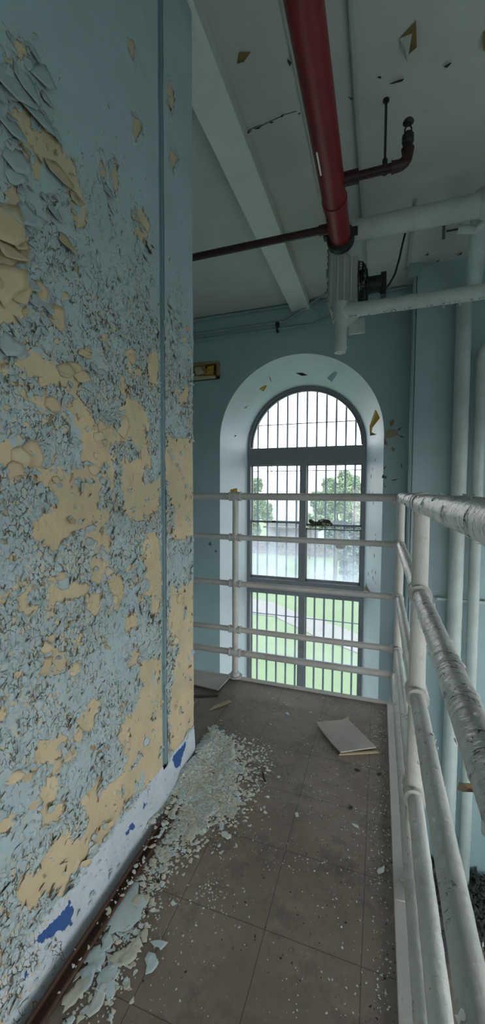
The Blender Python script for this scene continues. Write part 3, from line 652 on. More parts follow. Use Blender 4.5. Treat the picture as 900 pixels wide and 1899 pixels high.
def sash(x0, x1, z0, z1, dy, fwid, glass, lab=None, botw=None):
    mb = MB(); y0, y1 = WINY + dy, WINY + dy + .035; bw = botw or fwid
    mb.box((x0, y0, z0), (x0 + fwid * .6, y1, z1)); mb.box((x1 - fwid * .6, y0, z0), (x1, y1, z1)); mb.box((x0, y0, z1 - fwid * .6), (x1, y1, z1)); mb.box((x0, y0, z0), (x1, y1, z0 + bw))
    s_ = Wb(mb, 'sash', m_frame, 0)
    p = MB().box((x0 + fwid * .5, (y0 + y1) / 2, z0 + bw * .9), (x1 - fwid * .5, (y0 + y1) / 2 + .004, z1 - fwid * .5)).build('pane', glass, s_)
    if lab: p['label'] = lab
    return s_
xl0, xl1 = CXI - HWI + .045, mx - .045; xr0, xr1 = mx + .045, CXI + HWI - .045
sash(xl0, xl1, pz(970, 510), zt0, .045, .03, g_clean); sL = sash(xl0, xl1, zs1, pz(967, 510) + .01, .005, .03, g_dirty, botw=.04)
sash(xr0, xr1, pz(977, 620), zt0 - .0, .045, .035, g_clean); sash(xr0, xr1, zs1, pz(981, 620), .005, .035, g_dirty, botw=.04)
sash(xl0, xl1, pz(1226, 510), zs0, .045, .03, g_clean); sash(xl0, xl1, WB + .02, pz(1223, 510) + .01, .005, .035, g_clean)
sash(xr0, xr1, pz(1240, 620), zs0, .045, .03, g_clean); sash(xr0, xr1, WB + .02, pz(1238, 620) + .01, .005, .035, g_clean)
# arch pane
ap = MB(); pa = [(CXI - (HWI - .06), WINY + .045, zt1)] + [(CXI - (HWI - .06) * math.cos(PI * i / NA), WINY + .045, ZSI + (HWI - .06) * math.sin(PI * i / NA)) for i in range(NA + 1)] + [(CXI + (HWI - .06), WINY + .045, zt1)]
ap.add(pa, [tuple(range(len(pa)))]); ap.build('arch_pane', g_clean, wn)
# latches on the meeting rails
for lx, ly in ((508, 967), (505, 1221)):
    c = onY(lx, ly, WINY); MB().box((c[0] - .035, WINY - .012, c[2] - .012), (c[0] + .035, WINY + .01, c[2] + .012)).build('latch', m_black, wn, bevel=.004)
# security bars outside
BY = WINY + .21; bars = empty('window_bars', (CXI, BY, WB)); tag(bars, 'blue-grey steel security bars across the outside of the arched window', 'bars')
for i in range(11):
    px_ = 478.7 + i * (658.5 - 478.7) / 10
    x = onY(px_, 900, BY)[0]; r_ = HWI + .02; dx = x - CXI; zt = ZSI + math.sqrt(max(.01, r_ * r_ - dx * dx)) + .03
    MB().tube([(x, BY, WB - .1), (x, BY, zt)], .0155, 8).build('bar', m_bar, bars, smooth=True)
for py_ in (785, 873, 1146, 1222):
    z = onY(566, py_, BY)[2]; MB().box((CXI - HWI - .1, BY - .012, z - .006), (CXI + HWI + .1, BY + .012, z + .006)).build('crossbar', m_bar, bars)
# debris / old nest on the right meeting rail
nm = MB(); c = onY(592, 966, WINY - .03)
zr = pz(981, 620)
for i in range(9):
    a = onY(578 + i * 4.3, 970 - random.uniform(0, 5), WINY + .02); nm.ball((a[0], WINY + .02 + random.uniform(-.01, .01), zr + .085 + random.uniform(-.02, .04)), random.uniform(.03, .055), 1.3, .7, .9, 9, 6, .6, 2)
nest = nm.build('bird_nest', paint('nest debris', (.06, .05, .04), .3, chip=(.5, .46, .4), chipamt=.13, chipscale=18, rough=.9, bst=.8)); tag(nest, 'dark and white lump of nest debris on the right-hand window meeting rail', 'nest')
# ------------------------------------------------------------------ railing
RY = 2.80; RXX = .138
rl = empty('guard_railing', (RXX, RY, 0)); tag(rl, 'white painted pipe guard railing with five rails round the balcony corner', 'railing')
ZR = [onY(741, y, RY)[2] for y in (923, 1010, 1108, 1205, 1254)]
print('rails', ZR)
RB = [.0265, .021, .021, .021, .024]
xL = -3.2; yN = -.9
for i, z in enumerate(ZR):
    o = MB().tube([(xL, RY, z), (RXX, RY, z)], RB[i], 18, jit=.03, sub=.05).build('rail', m_railrust if i == 4 else m_rail, rl, smooth=True)
    if i == 4: o['label'] = 'lowest far rail speckled with rust'
for i, z in enumerate(ZR):
    rr = [.031, .0265, .0245, .025, .024][i]; xx = RXX if i < 4 else RXX - .014
    o = MB().tube([(xx, RY, z), (xx, yN, z)], rr, 24, jit=.05, sub=.025).build('rail', m_railp if i < 2 else m_railq, rl, smooth=True)
    if i == 0: o['label'] = 'near top rail with badly cracked peeling paint'
PYN = [1.47, -.55]
posts = [(onY(437, 1000, RY)[0], RY, .024), (RXX, RY, .0255), (RXX, PYN[0], .027), (RXX, PYN[1], .027)]
for k, (x, y, r_) in enumerate(posts):
    p = MB().tube([(x, y, -.1 if k > 1 else .012), (x, y, ZR[0])], r_, 20, jit=.03, sub=.06).build('post', m_rail, rl, smooth=True)
    if k == 2: p['label'] = 'near post'
    for i, z in enumerate(ZR):      # tee collars on the post
        dirs = [(1, 0), (-1, 0)] if k == 0 else ([(-1, 0), (0, -1)] if k == 1 else [(0, 1), (0, -1)])
        if i == 4 and k > 0: continue
        mb = MB(); R0 = RB[i] + .006 if k < 2 else .033
        for dx, dy in dirs:
            a = Vector((x, y, z)); mb.tube([a + Vector((dx, dy, 0)) * .012, a + Vector((dx, dy, 0)) * .038, a + Vector((dx, dy, 0)) * .040, a + Vector((dx, dy, 0)) * .047], [R0 + .001, R0 + .001, R0 + .005, R0 + .004], 18)
        mb.ball((x, y, z), max(R0, r_) * 1.13, 1, 1, .95, 16, 10)
        mb.build('tee_fitting', m_rail, rl, smooth=True)
# flanges
fx = posts[0][0]
f_ = MB().tube([(fx, RY, .012), (fx, RY, .022)], .055, 24); f_.tube([(fx, RY, .022), (fx, RY, .05)], [.036, .03], 20); f_.build('flange', m_steeltrim, rl, smooth=True)
f_ = MB().tube([(RXX, RY, .0), (RXX, RY, .022)], .05, 24); f_.tube([(RXX, RY, .022), (RXX, RY, .05)], [.034, .03], 20); f_.build('flange', m_steeltrim, rl, smooth=True)
# bent bracket plate at the near post, bolted to the edge trim
nb = MB(); y0 = PYN[0]
nb.prism([(EDGEX - .004, .0185), (EDGEX + .05, .026), (EDGEX + .10, .012), (EDGEX + .10, .005), (EDGEX + .05, .019), (EDGEX - .004, .0125)], 1, y0 - .06, y0 + .075)
nb.build('bracket_plate', m_steeltrim, rl, bevel=.003)
MB().ball((EDGEX + .03, y0 + .02, .026), .012, 1, 1, .6, 10, 6).build('bolt', m_steeltrim, rl, smooth=True)
# paint scab hanging under second far rail + flaps on the near top rail
def rflap(pix, Y=None, X=None, mat=m_rail, off=.0, th=.002, name='hanging_paint'):
    P = [onY(x, y, Y) if Y is not None else onX(x, y, X) for x, y in pix]
    return bent(name, P, mat, rl, thick=th, nrm=((0, -1, 0) if Y is not None else (-1, 0, 0)))
rflap([(619,1007),(642,1008),(641,1015),(636,1018),(625,1017),(622,1012)], Y=RY - .012)
for q in [[(799,948),(803,944),(806,953)],[(852,972),(857,974),(856,983),(853,982)],[(773,940),(782,946),(777,950)]]: rflap(q, X=RXX - .012, mat=m_black)
lf = MB(); P = [onX(x, y, RXX) for x, y in [(851,1452),(866,1450),(884,1458),(896,1456),(890,1464),(874,1472),(862,1467)]]
for i, p in enumerate(P): p[0] += .0 + .02 * math.sin(i * 2)
bent('hanging_paint', P, m_wood, rl, nrm=(-.6, -.8, 0))
# peeled plates standing off the near top rail and second rail (real relief)
def railflakes(rails, nper, seed):
    g = np.random.default_rng(seed); Vs = []; Fs = []; off = 0
    for (x, z, r0, ya, yb) in rails:
        for k in range(nper):
            y = g.uniform(ya, yb); th = g.uniform(0, 2 * PI); wid = g.uniform(.15, .8); ln = g.uniform(.004, .011); lf_ = g.uniform(.0005, .0035); n = 6; m_ = 3
            for i in range(n):
                for j in range(m_):
                    a = th + (i / (n - 1) - .5) * wid; s = j / (m_ - 1); rr = r0 * 1.02 + lf_ * s * s + g.uniform(0, .0012)
                    yy = y + (s - .5) * ln * (1 + .5 * math.sin(i * 1.7 + k)) 
                    Vs.append((x + math.cos(a) * rr, yy, z + math.sin(a) * rr))
            for i in range(n - 1):
                for j in range(m_ - 1):
                    b0 = off + i * m_ + j; Fs.append((b0, b0 + m_, b0 + m_ + 1, b0 + 1))
            off += n * m_
    return np.array(Vs), np.array(Fs)
V, F = railflakes([(RXX, ZR[0], .031, .35, 2.75)], 120, 3); V2, F2 = railflakes([(RXX, ZR[1], .0265, .3, 1.42)], 60, 4); V3, F3 = railflakes([(RXX, ZR[2], .026, .3, 1.42)], 40, 8)
for V_, F_ in ((V, F), (V2, F2), (V3, F3)):
    o = link('lifting_paint', npmesh('lifting_paint', V_ - np.array(rl.location), F_, m_railp), rl); o['kind'] = 'stuff'
# yellow chip on the far rail
yc = [onY(x, y, RY) for x, y in [(427,908),(440,905),(441,914),(428,916)]]
for p in yc: p[1] += 0
ychip = bent('paint_flake', yc, m_yellow, None, nrm=(0, -1, 0)); tag(ychip, 'small mustard yellow paint chip standing on the far top rail', 'paint flake')
# ------------------------------------------------------------------ red sprinkler main
ZP = onY(632, 440, 3.45)[2]
c0 = onY(632, 444, 3.45); 
xp = c0[0]; zp = c0[2]; RP = .083
print('red pipe', xp, zp)
rp = empty('sprinkler_pipe', (xp, 3.45, zp)); tag(rp, 'thick red sprinkler main hung below the ceiling running toward the window', 'pipe')
mb = MB().tube([(xp, -1.5, zp), (xp, 3.43, zp)], RP, 28, sub=.5); mb.build('main_pipe', m_red, rp, smooth=True)
ym = onZ(628, 372, zp)[1]
MB().tube([(xp, ym - .03, zp), (xp, ym + .03, zp)], RP + .006, 28).build('coupling', m_red, rp, smooth=True)
cp = MB().tube([(xp, 3.40, zp), (xp, 3.41, zp), (xp, 3.47, zp), (xp, 3.48, zp)], [RP + .005, RP + .028, RP + .028, RP + .004], 28)
for a in (20, 160): cp.box((xp + math.cos(math.radians(a)) * (RP + .03) - .03, 3.41, zp + math.sin(math.radians(a)) * (RP + .03) - .02), (xp + math.cos(math.radians(a)) * (RP + .03) + .03, 3.47, zp + math.sin(math.radians(a)) * (RP + .03) + .02))
cp.build('end_coupling', m_black, rp, smooth=True)
MB().tube([(xp, 3.43, zp), (xp, 3.52, zp), (xp, 3.54, zp)], [RP, RP, RP * .8], 28).build('end_cap', m_red, rp, smooth=True)
# branch to the right with sprinkler head
yb = onZ(634, 334, zp)[1]; xe = onY(748, 306, yb)[0]
zb = zp + .0
br = MB().tube([(xp + RP * .8, yb, zb), (xp + RP + .09, yb, zb)], .042, 16); br.tube([(xp + RP, yb, zb), (xe, yb, zb)], .027, 16)
br.tube([(xe - .07, yb, zb), (xe - .06, yb, zb)] + [(xe - .03 + .055 * math.sin(a), yb, zb + .055 * (1 - math.cos(a))) for a in (0, .4, .8, 1.2, PI / 2)] + [(xe + .025, yb, zb + .09)], [.04, .036] + [.034] * 5 + [.04], 16)
bro = br.build('branch_pipe', m_darkred, rp, smooth=True)
sh = MB(); xs = xe + .025; sh.tube([(xs, yb, zb + .08), (xs, yb, zb + .12), (xs, yb, zb + .13), (xs, yb, zb + .17), (xs, yb, zb + .19)], [.026, .026, .036, .036, .02], 12)
for s_ in (-1, 1): sh.tube([(xs + s_ * .018, yb, zb + .18), (xs + s_ * .02, yb, zb + .21), (xs + s_ * .008, yb, zb + .24)], .005, 8)
sh.tube([(xs, yb, zb + .24), (xs, yb, zb + .25), (xs, yb, zb + .262)], [.022, .034, .028], 16); sh.build('sprinkler_head', m_black, rp, smooth=True)
xh = onY(714, 312, yb)[0]
MB().tube([(xh, yb, zb - .03), (xh, yb, zb + .06), (xh, yb, zb + .07), (xh, yb, CZ - .01), (xh, yb, CZ - .01), (xh, yb, CZ)], [.017, .016, .008, .008, .02, .02], 10).build('hanger_rod', m_black, rp, smooth=True)
# thin branch to the left
yl = onZ(612, 424, zp + .0)[1]; 
MB().tube([(xp - RP * .8, yl, zp), (xp - RP - .07, yl, zp), (xp - RP - .07, yl, zp), (-3.5, yl, zp)], [.038, .038, .03, .03], 16).build('branch_pipe', m_darkred, rp, smooth=True)
ty = onZ(606, 305, zp - RP)[1]
MB().box((xp - .052, ty - .09, zp - RP * .87), (xp - .043, ty + .09, zp - RP * .80)).build('paper_tag', m_label, rp)
# ------------------------------------------------------------------ unit heater
HY0, HY1 = 3.78, 4.22
hxl, hxr = onY(609, 550, HY0)[0], onY(662, 550, HY0)[0]; hzb, hzt = onY(635, 562, HY0)[2], onY(660, 437, HY0)[2]
print('heater', hxl, hxr, hzb, hzt)
ht = empty('unit_heater', ((hxl + hxr) / 2, (HY0 + HY1) / 2, hzb)); tag(ht, 'grey finned unit heater with rear fan hanging beyond the red pipe end', 'heater')
MB().box((hxl, HY0, hzb), (hxr, HY1, hzt)).build('casing', m_heater, ht, bevel=.006)
rb = MB(); w_ = hxr - hxl
for k in (.1, .33, .56, .80): rb.box((hxl + w_ * k - .005, HY0 - .008, hzb + .01), (hxl + w_ * k + .005, HY0 + .001, hzt - .01))
rb.build('casing_ribs', paint('rib paint', (.52, .56, .50), .05, rough=.5), ht)
lo = MB()
for k in range(9): zz = hzb + .05 + k * (hzt - hzb - .1) / 8; lo.prism([(hxl - .02, zz - .012), (hxl, zz + .006), (hxl, zz + .009), (hxl - .022, zz - .009)], 1, HY0 + .03, HY1 - .03)
lo.build('louvres', m_heater, ht)
lp = MB().box((hxl - .03, HY0 + .05, hzt - .30), (hxl, HY0 + .12, hzt - .22)); lp.build('side_bracket', m_cond, ht, bevel=.004)
yc_, zc = (HY0 + HY1) / 2, onY(680, 530, (HY0 + HY1) / 2)[2]
RF = .21
gd = MB()
for rr, dx in ((RF, .0), (RF * .97, .03), (RF * .85, .055), (RF * .65, .07), (RF * .42, .075)):
    gd.tube([(hxr + .01 + dx, yc_ + rr * math.cos(a), zc + rr * math.sin(a)) for a in np.linspace(0, 2 * PI, 33)], .004, 6, cap=False)
for k in range(16):
    a = 2 * PI * k / 16; gd.tube([(hxr + .005, yc_ + RF * math.cos(a), zc + RF * math.sin(a)), (hxr + .04, yc_ + RF * .97 * math.cos(a), zc + RF * .97 * math.sin(a)), (hxr + .08, yc_ + RF * .6 * math.cos(a), zc + RF * .6 * math.sin(a)), (hxr + .085, yc_ + RF * .3 * math.cos(a), zc + RF * .3 * math.sin(a))], .004, 6)
gd.build('fan_guard', m_black, ht, smooth=True)
fb = MB()
for k in range(4):
    a = 2 * PI * k / 4; c_, s_ = math.cos(a), math.sin(a); q = []
    for rr, ww in ((.04, .02), (.18, .07)):
        for t_ in (-1, 1): q.append((hxr + .03 + t_ * .018, yc_ + c_ * rr - s_ * ww * t_, zc + s_ * rr + c_ * ww * t_))
    fb.add(q + [(x + .003, y, z) for x, y, z in q], [(0, 1, 3, 2), (4, 6, 7, 5), (0, 2, 6, 4), (1, 5, 7, 3)])
fb.build('fan_blades', m_black, ht)
mt = MB().tube([(hxr + .06, yc_, zc), (hxr + .09, yc_, zc), (hxr + .09, yc_, zc), (hxr + .21, yc_, zc), (hxr + .22, yc_, zc)], [.05, .05, .075, .075, .06], 20)
mt.box((hxr + .20, yc_ - .05, zc - .12), (hxr + .25, yc_ + .05, zc + .08)); mt.build('motor', m_black, ht, smooth=True)
# bottom coil header, pipe stub plate
bp = MB().box((hxl + w_ * .62, HY1 - .06, hzb - .14), (hxr + .06, HY1 - .03, hzb - .0)); bp.build('lower_plate', m_white, ht)
MB().prism([(hxl + .0, hzb), (hxl + .07, hzb - .10), (hxl + .09, hzb - .10), (hxr, hzb)], 1, HY0 + .05, HY1 - .05).build('drip_tray', m_white, ht)
for dy in (.06, -.06): MB().tube([((hxl + hxr) / 2, yc_ + dy * 2.5, hzt), ((hxl + hxr) / 2, yc_ + dy * 2.5, CZ)], .007, 8).build('hanger_rod', m_ccond, ht)
# cable of the motor
cbz = [onY(x, y, yc_ - .0) for x, y in [(703,541),(712,538),(722,528),(733,508),(741,480),(747,452),(753,428)]]
cbz[-1][2] = min(cbz[-1][2], CZ - .0)
end = cbz[-1].copy(); end[2] = CZ
cbl = MB().tube([hp for hp in [(hxr + .225, yc_, zc - .11)] + [tuple(p) for p in cbz] + [tuple(onY(757, 405, yc_))] ], .009, 8).build('power_cable', m_black, smooth=True)
tag(cbl, 'black cable looping from the heater motor up toward the ceiling', 'cable')
# ------------------------------------------------------------------ white steam pipes on the right
def pipeobj(name, pts, r, label, mat=m_white, jit=.05, seg=20, sub=.05, cat='pipe'):
    o = MB().tube(pts, r, seg, jit=jit, sub=sub).build(name, mat, smooth=True); tag(o, label, cat); return o
YU = 3.56; zu = onY(700, 420, YU)[2]; ru = .083
zu = min(zu, CZ - ru - .012); print('upper pipe z', zu)
xu0 = onY(655, 430, YU)[0]; xu1 = onY(888, 395, YU)[0]
ro = 3.0
up = empty('heating_pipe', (xu0, YU, zu)); tag(up, 'thick white heating pipe high under the ceiling right of the red pipe', 'pipe')
MB().tube([(xu0, YU, zu), (2.6, YU, zu)], ru, 24, jit=.05, sub=.06).build('pipe_run', m_white, up, smooth=True)
MB().tube([(xu0 - .005, YU, zu), (xu0, YU + .07, zu), (xu0 - .02, HY0 + .12, zu)], ru * .95, 20, jit=.04, sub=.05).build('elbow', m_white, up, smooth=True)
# lower pipe with tee and drip leg
YLp = 3.66; zl = onY(760, 560, YLp)[2]; xt = onY(632, 580, YLp)[0]
lp_ = empty('heating_pipe', (xt, YLp, zl)); tag(lp_, 'peeling white heating pipe at the heater base with a capped drip leg', 'pipe')
MB().tube([(xt, YLp, zl), (2.6, YLp, zl)], .058, 22, jit=.07, sub=.04).build('pipe_run', m_white, lp_, smooth=True)
zd = onY(630, 648, YLp)[2]
MB().tube([(xt, YLp, zl + .07), (xt, YLp, zl - .08), (xt, YLp, zl - .085), (xt, YLp, zd)], [.066, .066, .056, .056], 22, jit=.06, sub=.04).build('drip_leg', m_white, lp_, smooth=True)
MB().tube([(xt, YLp, zd - .03), (xt, YLp, zd + .012)], [.05, .062], 16).build('leg_cap', m_white, lp_, smooth=True)
MB().tube([(xt, YLp, zl), (xt + .02, HY0 + .1, zl + .02), (xt + .02, HY0 + .1, hzb + .02)], .045, 16).build('elbow', m_white, lp_, smooth=True)
g3 = np.random.default_rng(9)
dr = MB()
for k in range(34):       # curls of paint hanging off its underside
    x = xt + .08 + g3.uniform(0, 1.3); l_ = g3.uniform(.006, .02) if k % 7 else g3.uniform(.03, .06); w2 = g3.uniform(.003, .012); a = g3.uniform(-.6, .6)
    dr.add([(x - w2, YLp - .02, zl - .052), (x + w2, YLp - .02, zl - .052), (x + w2 * .6 + a * .02, YLp - .03, zl - .055 - l_), (x - w2 * .3 + a * .02, YLp - .028, zl - .055 - l_ * .9),
            (x - w2, YLp - .018, zl - .052), (x + w2, YLp - .018, zl - .052), (x + w2 * .6 + a * .02, YLp - .028, zl - .055 - l_), (x - w2 * .3 + a * .02, YLp - .026, zl - .055 - l_ * .9)], [(0, 3, 2, 1), (4, 5, 6, 7), (0, 4, 7, 3), (1, 2, 6, 5), (2, 3, 7, 6)])
o = dr.build('hanging_paint', m_white, lp_); o['kind'] = 'stuff'
# risers on the right wall
YA = PY - .15
xa = onY(838, 1363, YA)[0]; xa = .5 * (xa + onY(849, 900, YA)[0]); za = onY(860, 548, YA)[2]
ra = .074
q0 = onY(897, 425, YU + .1)
ris = empty('riser_pipe', (xa, YA, LZ)); tag(ris, 'wider pale riser pipe on the right wall that bends at the top', 'pipe')
MB().tube([(xa, YA, LZ), (xa, YA, za - .08), (xa + .015, YA - .03, za - .01), (xa + .06, YA - .10, za + .04), (q0[0], q0[1] + .1, CZ - .2), (q0[0], q0[1], CZ - .19)], ra, 20, jit=.05, sub=.06).build('pipe_run', m_riser, ris, smooth=True)
jn = MB().tube([(q0[0], q0[1] + .05, CZ - .19), (q0[0] + .01, YU, zu)], [.095, .1], 18); jn.ball((q0[0], YU, zu), .105, 1, 1, .95); jn.build('elbow', m_white, ris, smooth=True)
xb = onY(877, 1150, YA + .02)[0]; zb2 = onY(890, 655, YA)[2]; rb_ = .055
rs2 = empty('riser_pipe', (xb, YA + .02, LZ)); tag(rs2, 'narrower pale riser pipe at the right edge beside the wider riser', 'pipe')
MB().tube([(xb, YA + .02, LZ), (xb, YA + .02, zb2 - .03), (xb + .02, YA + .0, zb2 + .03), (xb + .12, YA - .06, zb2 + .13), (xb + .5, YA - .06, zb2 + .4)], rb_, 18, jit=.05, sub=.06).build('pipe_run', m_riser, rs2, smooth=True)
for py_ in (1116,):
    z = onY(860, py_, YA)[2]; cl = MB().box((xa - .17, YA + .03, z - .012), (xb + .14, YA + .055, z + .012)); cl.box((xa - .17, YA + .055, z - .012), (xa - .15, PY, z + .012)); cl.box((xb + .12, YA + .055, z - .012), (xb + .14, PY, z + .012))
    o = cl.build('pipe_clamp', m_riser); tag(o, 'flat steel clamp bar holding the two riser pipes to the wall', 'clamp')
# small stub pipe and perforated hanger near the upper right elbow
sb = onY(826, 432, YU + .25); s2 = onY(884, 426, YU + .25)
stp = empty('stub_pipe', tuple(sb)); tag(stp, 'short white stub pipe and strap hanger below the ceiling at upper right', 'pipe')
MB().tube([tuple(onY(850, 425, YU + .25)), tuple(s2), (s2[0] + .08, s2[1] - .12, s2[2] + .04)], .033, 14, jit=.05, sub=.04).build('pipe_run', m_white, stp, smooth=True)
MB().tube([tuple(onY(828, 429, YU + .25)), tuple(onY(850, 425, YU + .25))], .008, 8).build('rod', m_black, stp)
h1 = onY(823, 444, YU + .25); h2_ = onY(823, 414, YU + .25)[2]; MB().box((h1[0] - .012, h1[1] - .002, h1[2]), (h1[0] + .012, h1[1] + .002, min(h2_, CZ))).build('strap', m_crack, stp)
# small socket by the lower pipe
so = onY(842, 558, PY - .06); sk = MB().ball(tuple(so), .028, 1, 1.3, 1, 12, 8); sk.tube([(so[0], so[1], so[2]), (so[0] - .02, PY, so[2] - .02)], .012, 8)
tag(sk.build('wall_spigot', m_white, smooth=True), 'small white spigot knob on the right wall beside the wider riser', 'spigot')
# ------------------------------------------------------------------ conduits
def cond(pts, r, label, mat=m_cond, name='conduit'):
    o = MB().tube(pts, r, 10).build(name, mat, smooth=True); tag(o, label, 'conduit'); return o
YC = FY - .03
zc1 = CZ - .025
cond([(-3.5, YC, zc1), (onY(760, 530, YC)[0], YC, zc1)], .02, 'painted conduit running in the corner where ceiling meets far wall')
z2 = onY(450, 607, YC)[2]; z3 = onY(450, 619, YC)[2]
xk = onY(536, 592, YC)[0]
cond([(-3.5, YC, z2), (xk - .05, YC, z2), (xk, YC, z2 + .02), tuple(onY(598, 548, YC - .06)), tuple(onY(610, 538, YC - .2))], .017, 'upper wall conduit that bends up toward the heater')
xk = onY(590, 597, YC)[0]
cond([(-3.5, YC, z3), (xk - .05, YC, z3), (xk, YC, z3 + .02), tuple(onY(612, 586, YC - .1)), tuple(onY(630, 572, YC - .3))], .017, 'lower wall conduit passing just above the window arch')
cz_ = onY(515, 603, YC); ck = MB().box((cz_[0] - .012, YC - .024, z3 - .04), (cz_[0] + .012, FY, z2 - .0)); ck.box((cz_[0] - .022, YC - .02, z2 - .05), (cz_[0] + .022, FY, z2 - .0)); tag(ck.build('conduit_clamp', m_black), 'small dark clamp gripping the two wall conduits', 'clamp')
xj = onY(764, 540, FY)[0]
jz = onY(765, 533, FY - .05)[2]
jb = empty('junction_box', (xj, FY - .05, jz)); tag(jb, 'square pale junction box in the corner above the vertical conduit', 'electrical box')
MB().box((xj - .065, PY - .06, jz - .075), (xj + .065, PY - .0, jz + .065)).build('box', m_cond, jb, bevel=.004)
MB().box((xj - .07, PY - .066, jz - .08), (xj + .07, PY - .06, jz + .07)).build('cover', m_cond, jb)
XV = onY(762, 800, PY)[0]
xv = PXR - .022
cond([(xv, PY + .03, LZ), (xv, PY + .03, jz - .07)], .02, 'vertical painted conduit dropping from the junction box down the corner')
xcd = onZ(661, 200, CZ)[0]
cond([(xcd, -2.4, CZ - .016), (xcd, 5.0, CZ - .016)], .014, 'thin conduit along the ceiling right of the red main', m_ccond)
xc2 = onZ(764, 460, CZ)[0]
cond([(xc2 - .02, 3.8, CZ - .016), (xc2 - .02, PY - .05, CZ - .016), (xc2 - .02, PY - .04, jz)], .014, 'ceiling conduit running from the thick white pipe to the junction box', m_ccond)
# ------------------------------------------------------------------ things on the balcony floor
def sheet(name, corners, mat, label, cat, th=.006, lift=None, n=10, z0=.004):
    P = [Vector(onZ(x, y, z0)) for x, y in corners]; mb = MB(); vs = []
    for j in range(n + 1):
        for i in range(n + 1):
            u, v = i / n, j / n; p = P[0] * (1 - u) * (1 - v) + P[1] * u * (1 - v) + P[2] * u * v + P[3] * (1 - u) * v
            p.z = z0 + (lift(u, v) if lift else 0); vs.append(p)
    m_ = (n + 1) ** 2; top = [p + Vector((0, 0, th)) for p in vs]; fs = []
    for j in range(n):
        for i in range(n):
            a = j * (n + 1) + i; q = (a, a + 1, a + n + 2, a + n + 1); fs.append(tuple(k + m_ for k in q)); fs.append(q[::-1])
    for i in range(n):
        for a, b in ((i, i + 1), ((n) * (n + 1) + i + 1, n * (n + 1) + i), ((i + 1) * (n + 1), i * (n + 1)), (i * (n + 1) + n, (i + 1) * (n + 1) + n)): fs.append((a, b, b + m_, a + m_))
    mb.add(vs + top, fs); o = mb.build(name, mat); tag(o, label, cat); return o
sheet('ceiling_tile', [(632, 1402), (698, 1389), (646, 1337), (587, 1346)], m_sheet, 'large pale grey sheet of ceiling tile lying near the balcony corner', 'tile', .006, lambda u, v: .006 + .012 * (abs(v - .5) * 2) ** 2 * (1 - u))
sheet('ceiling_tile', [(340, 1268), (405, 1284), (427, 1260), (352, 1244)], m_sheet, 'cracked pale sheet of ceiling tile beside the far railing post', 'tile', .008, lambda u, v: .008 + .006 * u)
sheet('wood_strip', [(629, 1401), (703, 1397), (701, 1394), (632, 1397)], m_tanpaper, 'thin tan wood strip poking out in front of the large sheet', 'wood strip', .006, None, 4, .001)
sheet('wood_strip', [(634, 1339), (648, 1334), (647, 1330), (636, 1336)], m_tanpaper, 'thin tan wood strip poking out behind the large sheet', 'wood strip', .006, None, 4, .001)
sheet('paper_strip', [(388, 1318), (430, 1305), (424, 1301), (398, 1309)], m_tanpaper, 'curled tan paper strip on the floor below the cracked sheet', 'paper', .002, lambda u, v: .002 + .012 * u * u, 8, .001)
sheet('dark_stick', [(345, 1294), (404, 1292), (404, 1290), (345, 1290)], m_black, 'dark thin stick lying beside the corner of the peeling wall', 'stick', .006, None, 4, .001)
tg = MB().tube([tuple(onZ(x, y, .006)) for x, y in [(487,1432),(489,1438),(490,1444),(493,1450)]], .004, 6); tag(tg.build('twig', m_black), 'short black curved twig on the tiles near the middle of the balcony', 'twig')
# rusty steel strip along the wall base
ra0, ra1 = onZ(328, 1474, .03), onZ(60, 1899, .03)
rs = MB(); xw0 = -.862; xw1 = -.825
SY = -.3; rs.prism([(xw0, 0), (xw0, .028), (xw0 + .006, .028), (xw0 + .006, .008), (xw1, .008), (xw1, 0)], 1, SY, onZ(328, 1478, .02)[1])
rs.tube([(xw1 - .003, SY, .011), (xw1 - .003, onZ(328, 1478, .02)[1], .011)], .006, 8, jit=.2, sub=.02)
rso = rs.build('steel_angle', m_rust); tag(rso, 'long rusty steel angle strip lying on the floor along the peeling wall', 'metal strip')
# paint chips: a few meshes, copied
def chipmesh(seed, seg=9):
    g = np.random.default_rng(seed); th = np.linspace(0, 2 * PI, seg, endpoint=False) + g.uniform(-.2, .2, seg) * 6 / seg; rr = (g.uniform(.6, 1.1, seg) * (1 + .28 * np.cos(2 * th + g.uniform(0, 6))) * (1 + .15 * np.cos(3 * th + g.uniform(0, 6)))); cur = g.uniform(.1, .35); ax = g.uniform(0, PI)
    U = np.concatenate([np.cos(th) * rr, np.cos(th) * rr * .5, [0]]); W = np.concatenate([np.sin(th) * rr, np.sin(th) * rr * .5, [0]])
    h = cur * (U * math.cos(ax) + W * math.sin(ax)) ** 2 + g.uniform(0, .08, len(U)); h -= h.min()
    V = np.stack([U, W, h], -1); V2 = V.copy(); V2[:, 2] += .05; V = np.concatenate([V, V2]); k = 2 * seg + 1; fs = []
    for i in range(seg):
        j = (i + 1) % seg; fs += [(i, j, seg + j), (i, seg + j, seg + i), (seg + i, seg + j, 2 * seg)]
    F = np.array([(c, b, a) for a, b, c in fs] + [(a + k, b + k, c + k) for a, b, c in fs] + sum([[(i, (i + 1) % seg, (i + 1) % seg + k), (i, (i + 1) % seg + k, i + k)] for i in range(seg)], []))
    return V, F
m_chipA = plain('pale blue chip', (.56, .67, .70), .65); m_chipB = plain('cream chip', (.62, .61, .50), .65); m_chipC = plain('grey white chip', (.64, .68, .66), .65); m_chipD = plain('dark chip', (.03, .028, .025), .8)
protos = []
for k in range(12):
    V, F = chipmesh(100 + k); mt_ = [m_chipA, m_chipB, m_chipC][k % 3]; protos.append(npmesh('paint_chip', V, F, mt_))
V, F = chipmesh(200, 26); bigA = npmesh('paint_chip', V, F, m_chipA)
V, F = chipmesh(201, 24); bigB = npmesh('paint_chip', V, F, m_chipB)
darkm = npmesh('paint_chip', *chipmesh(300), m_chipD)
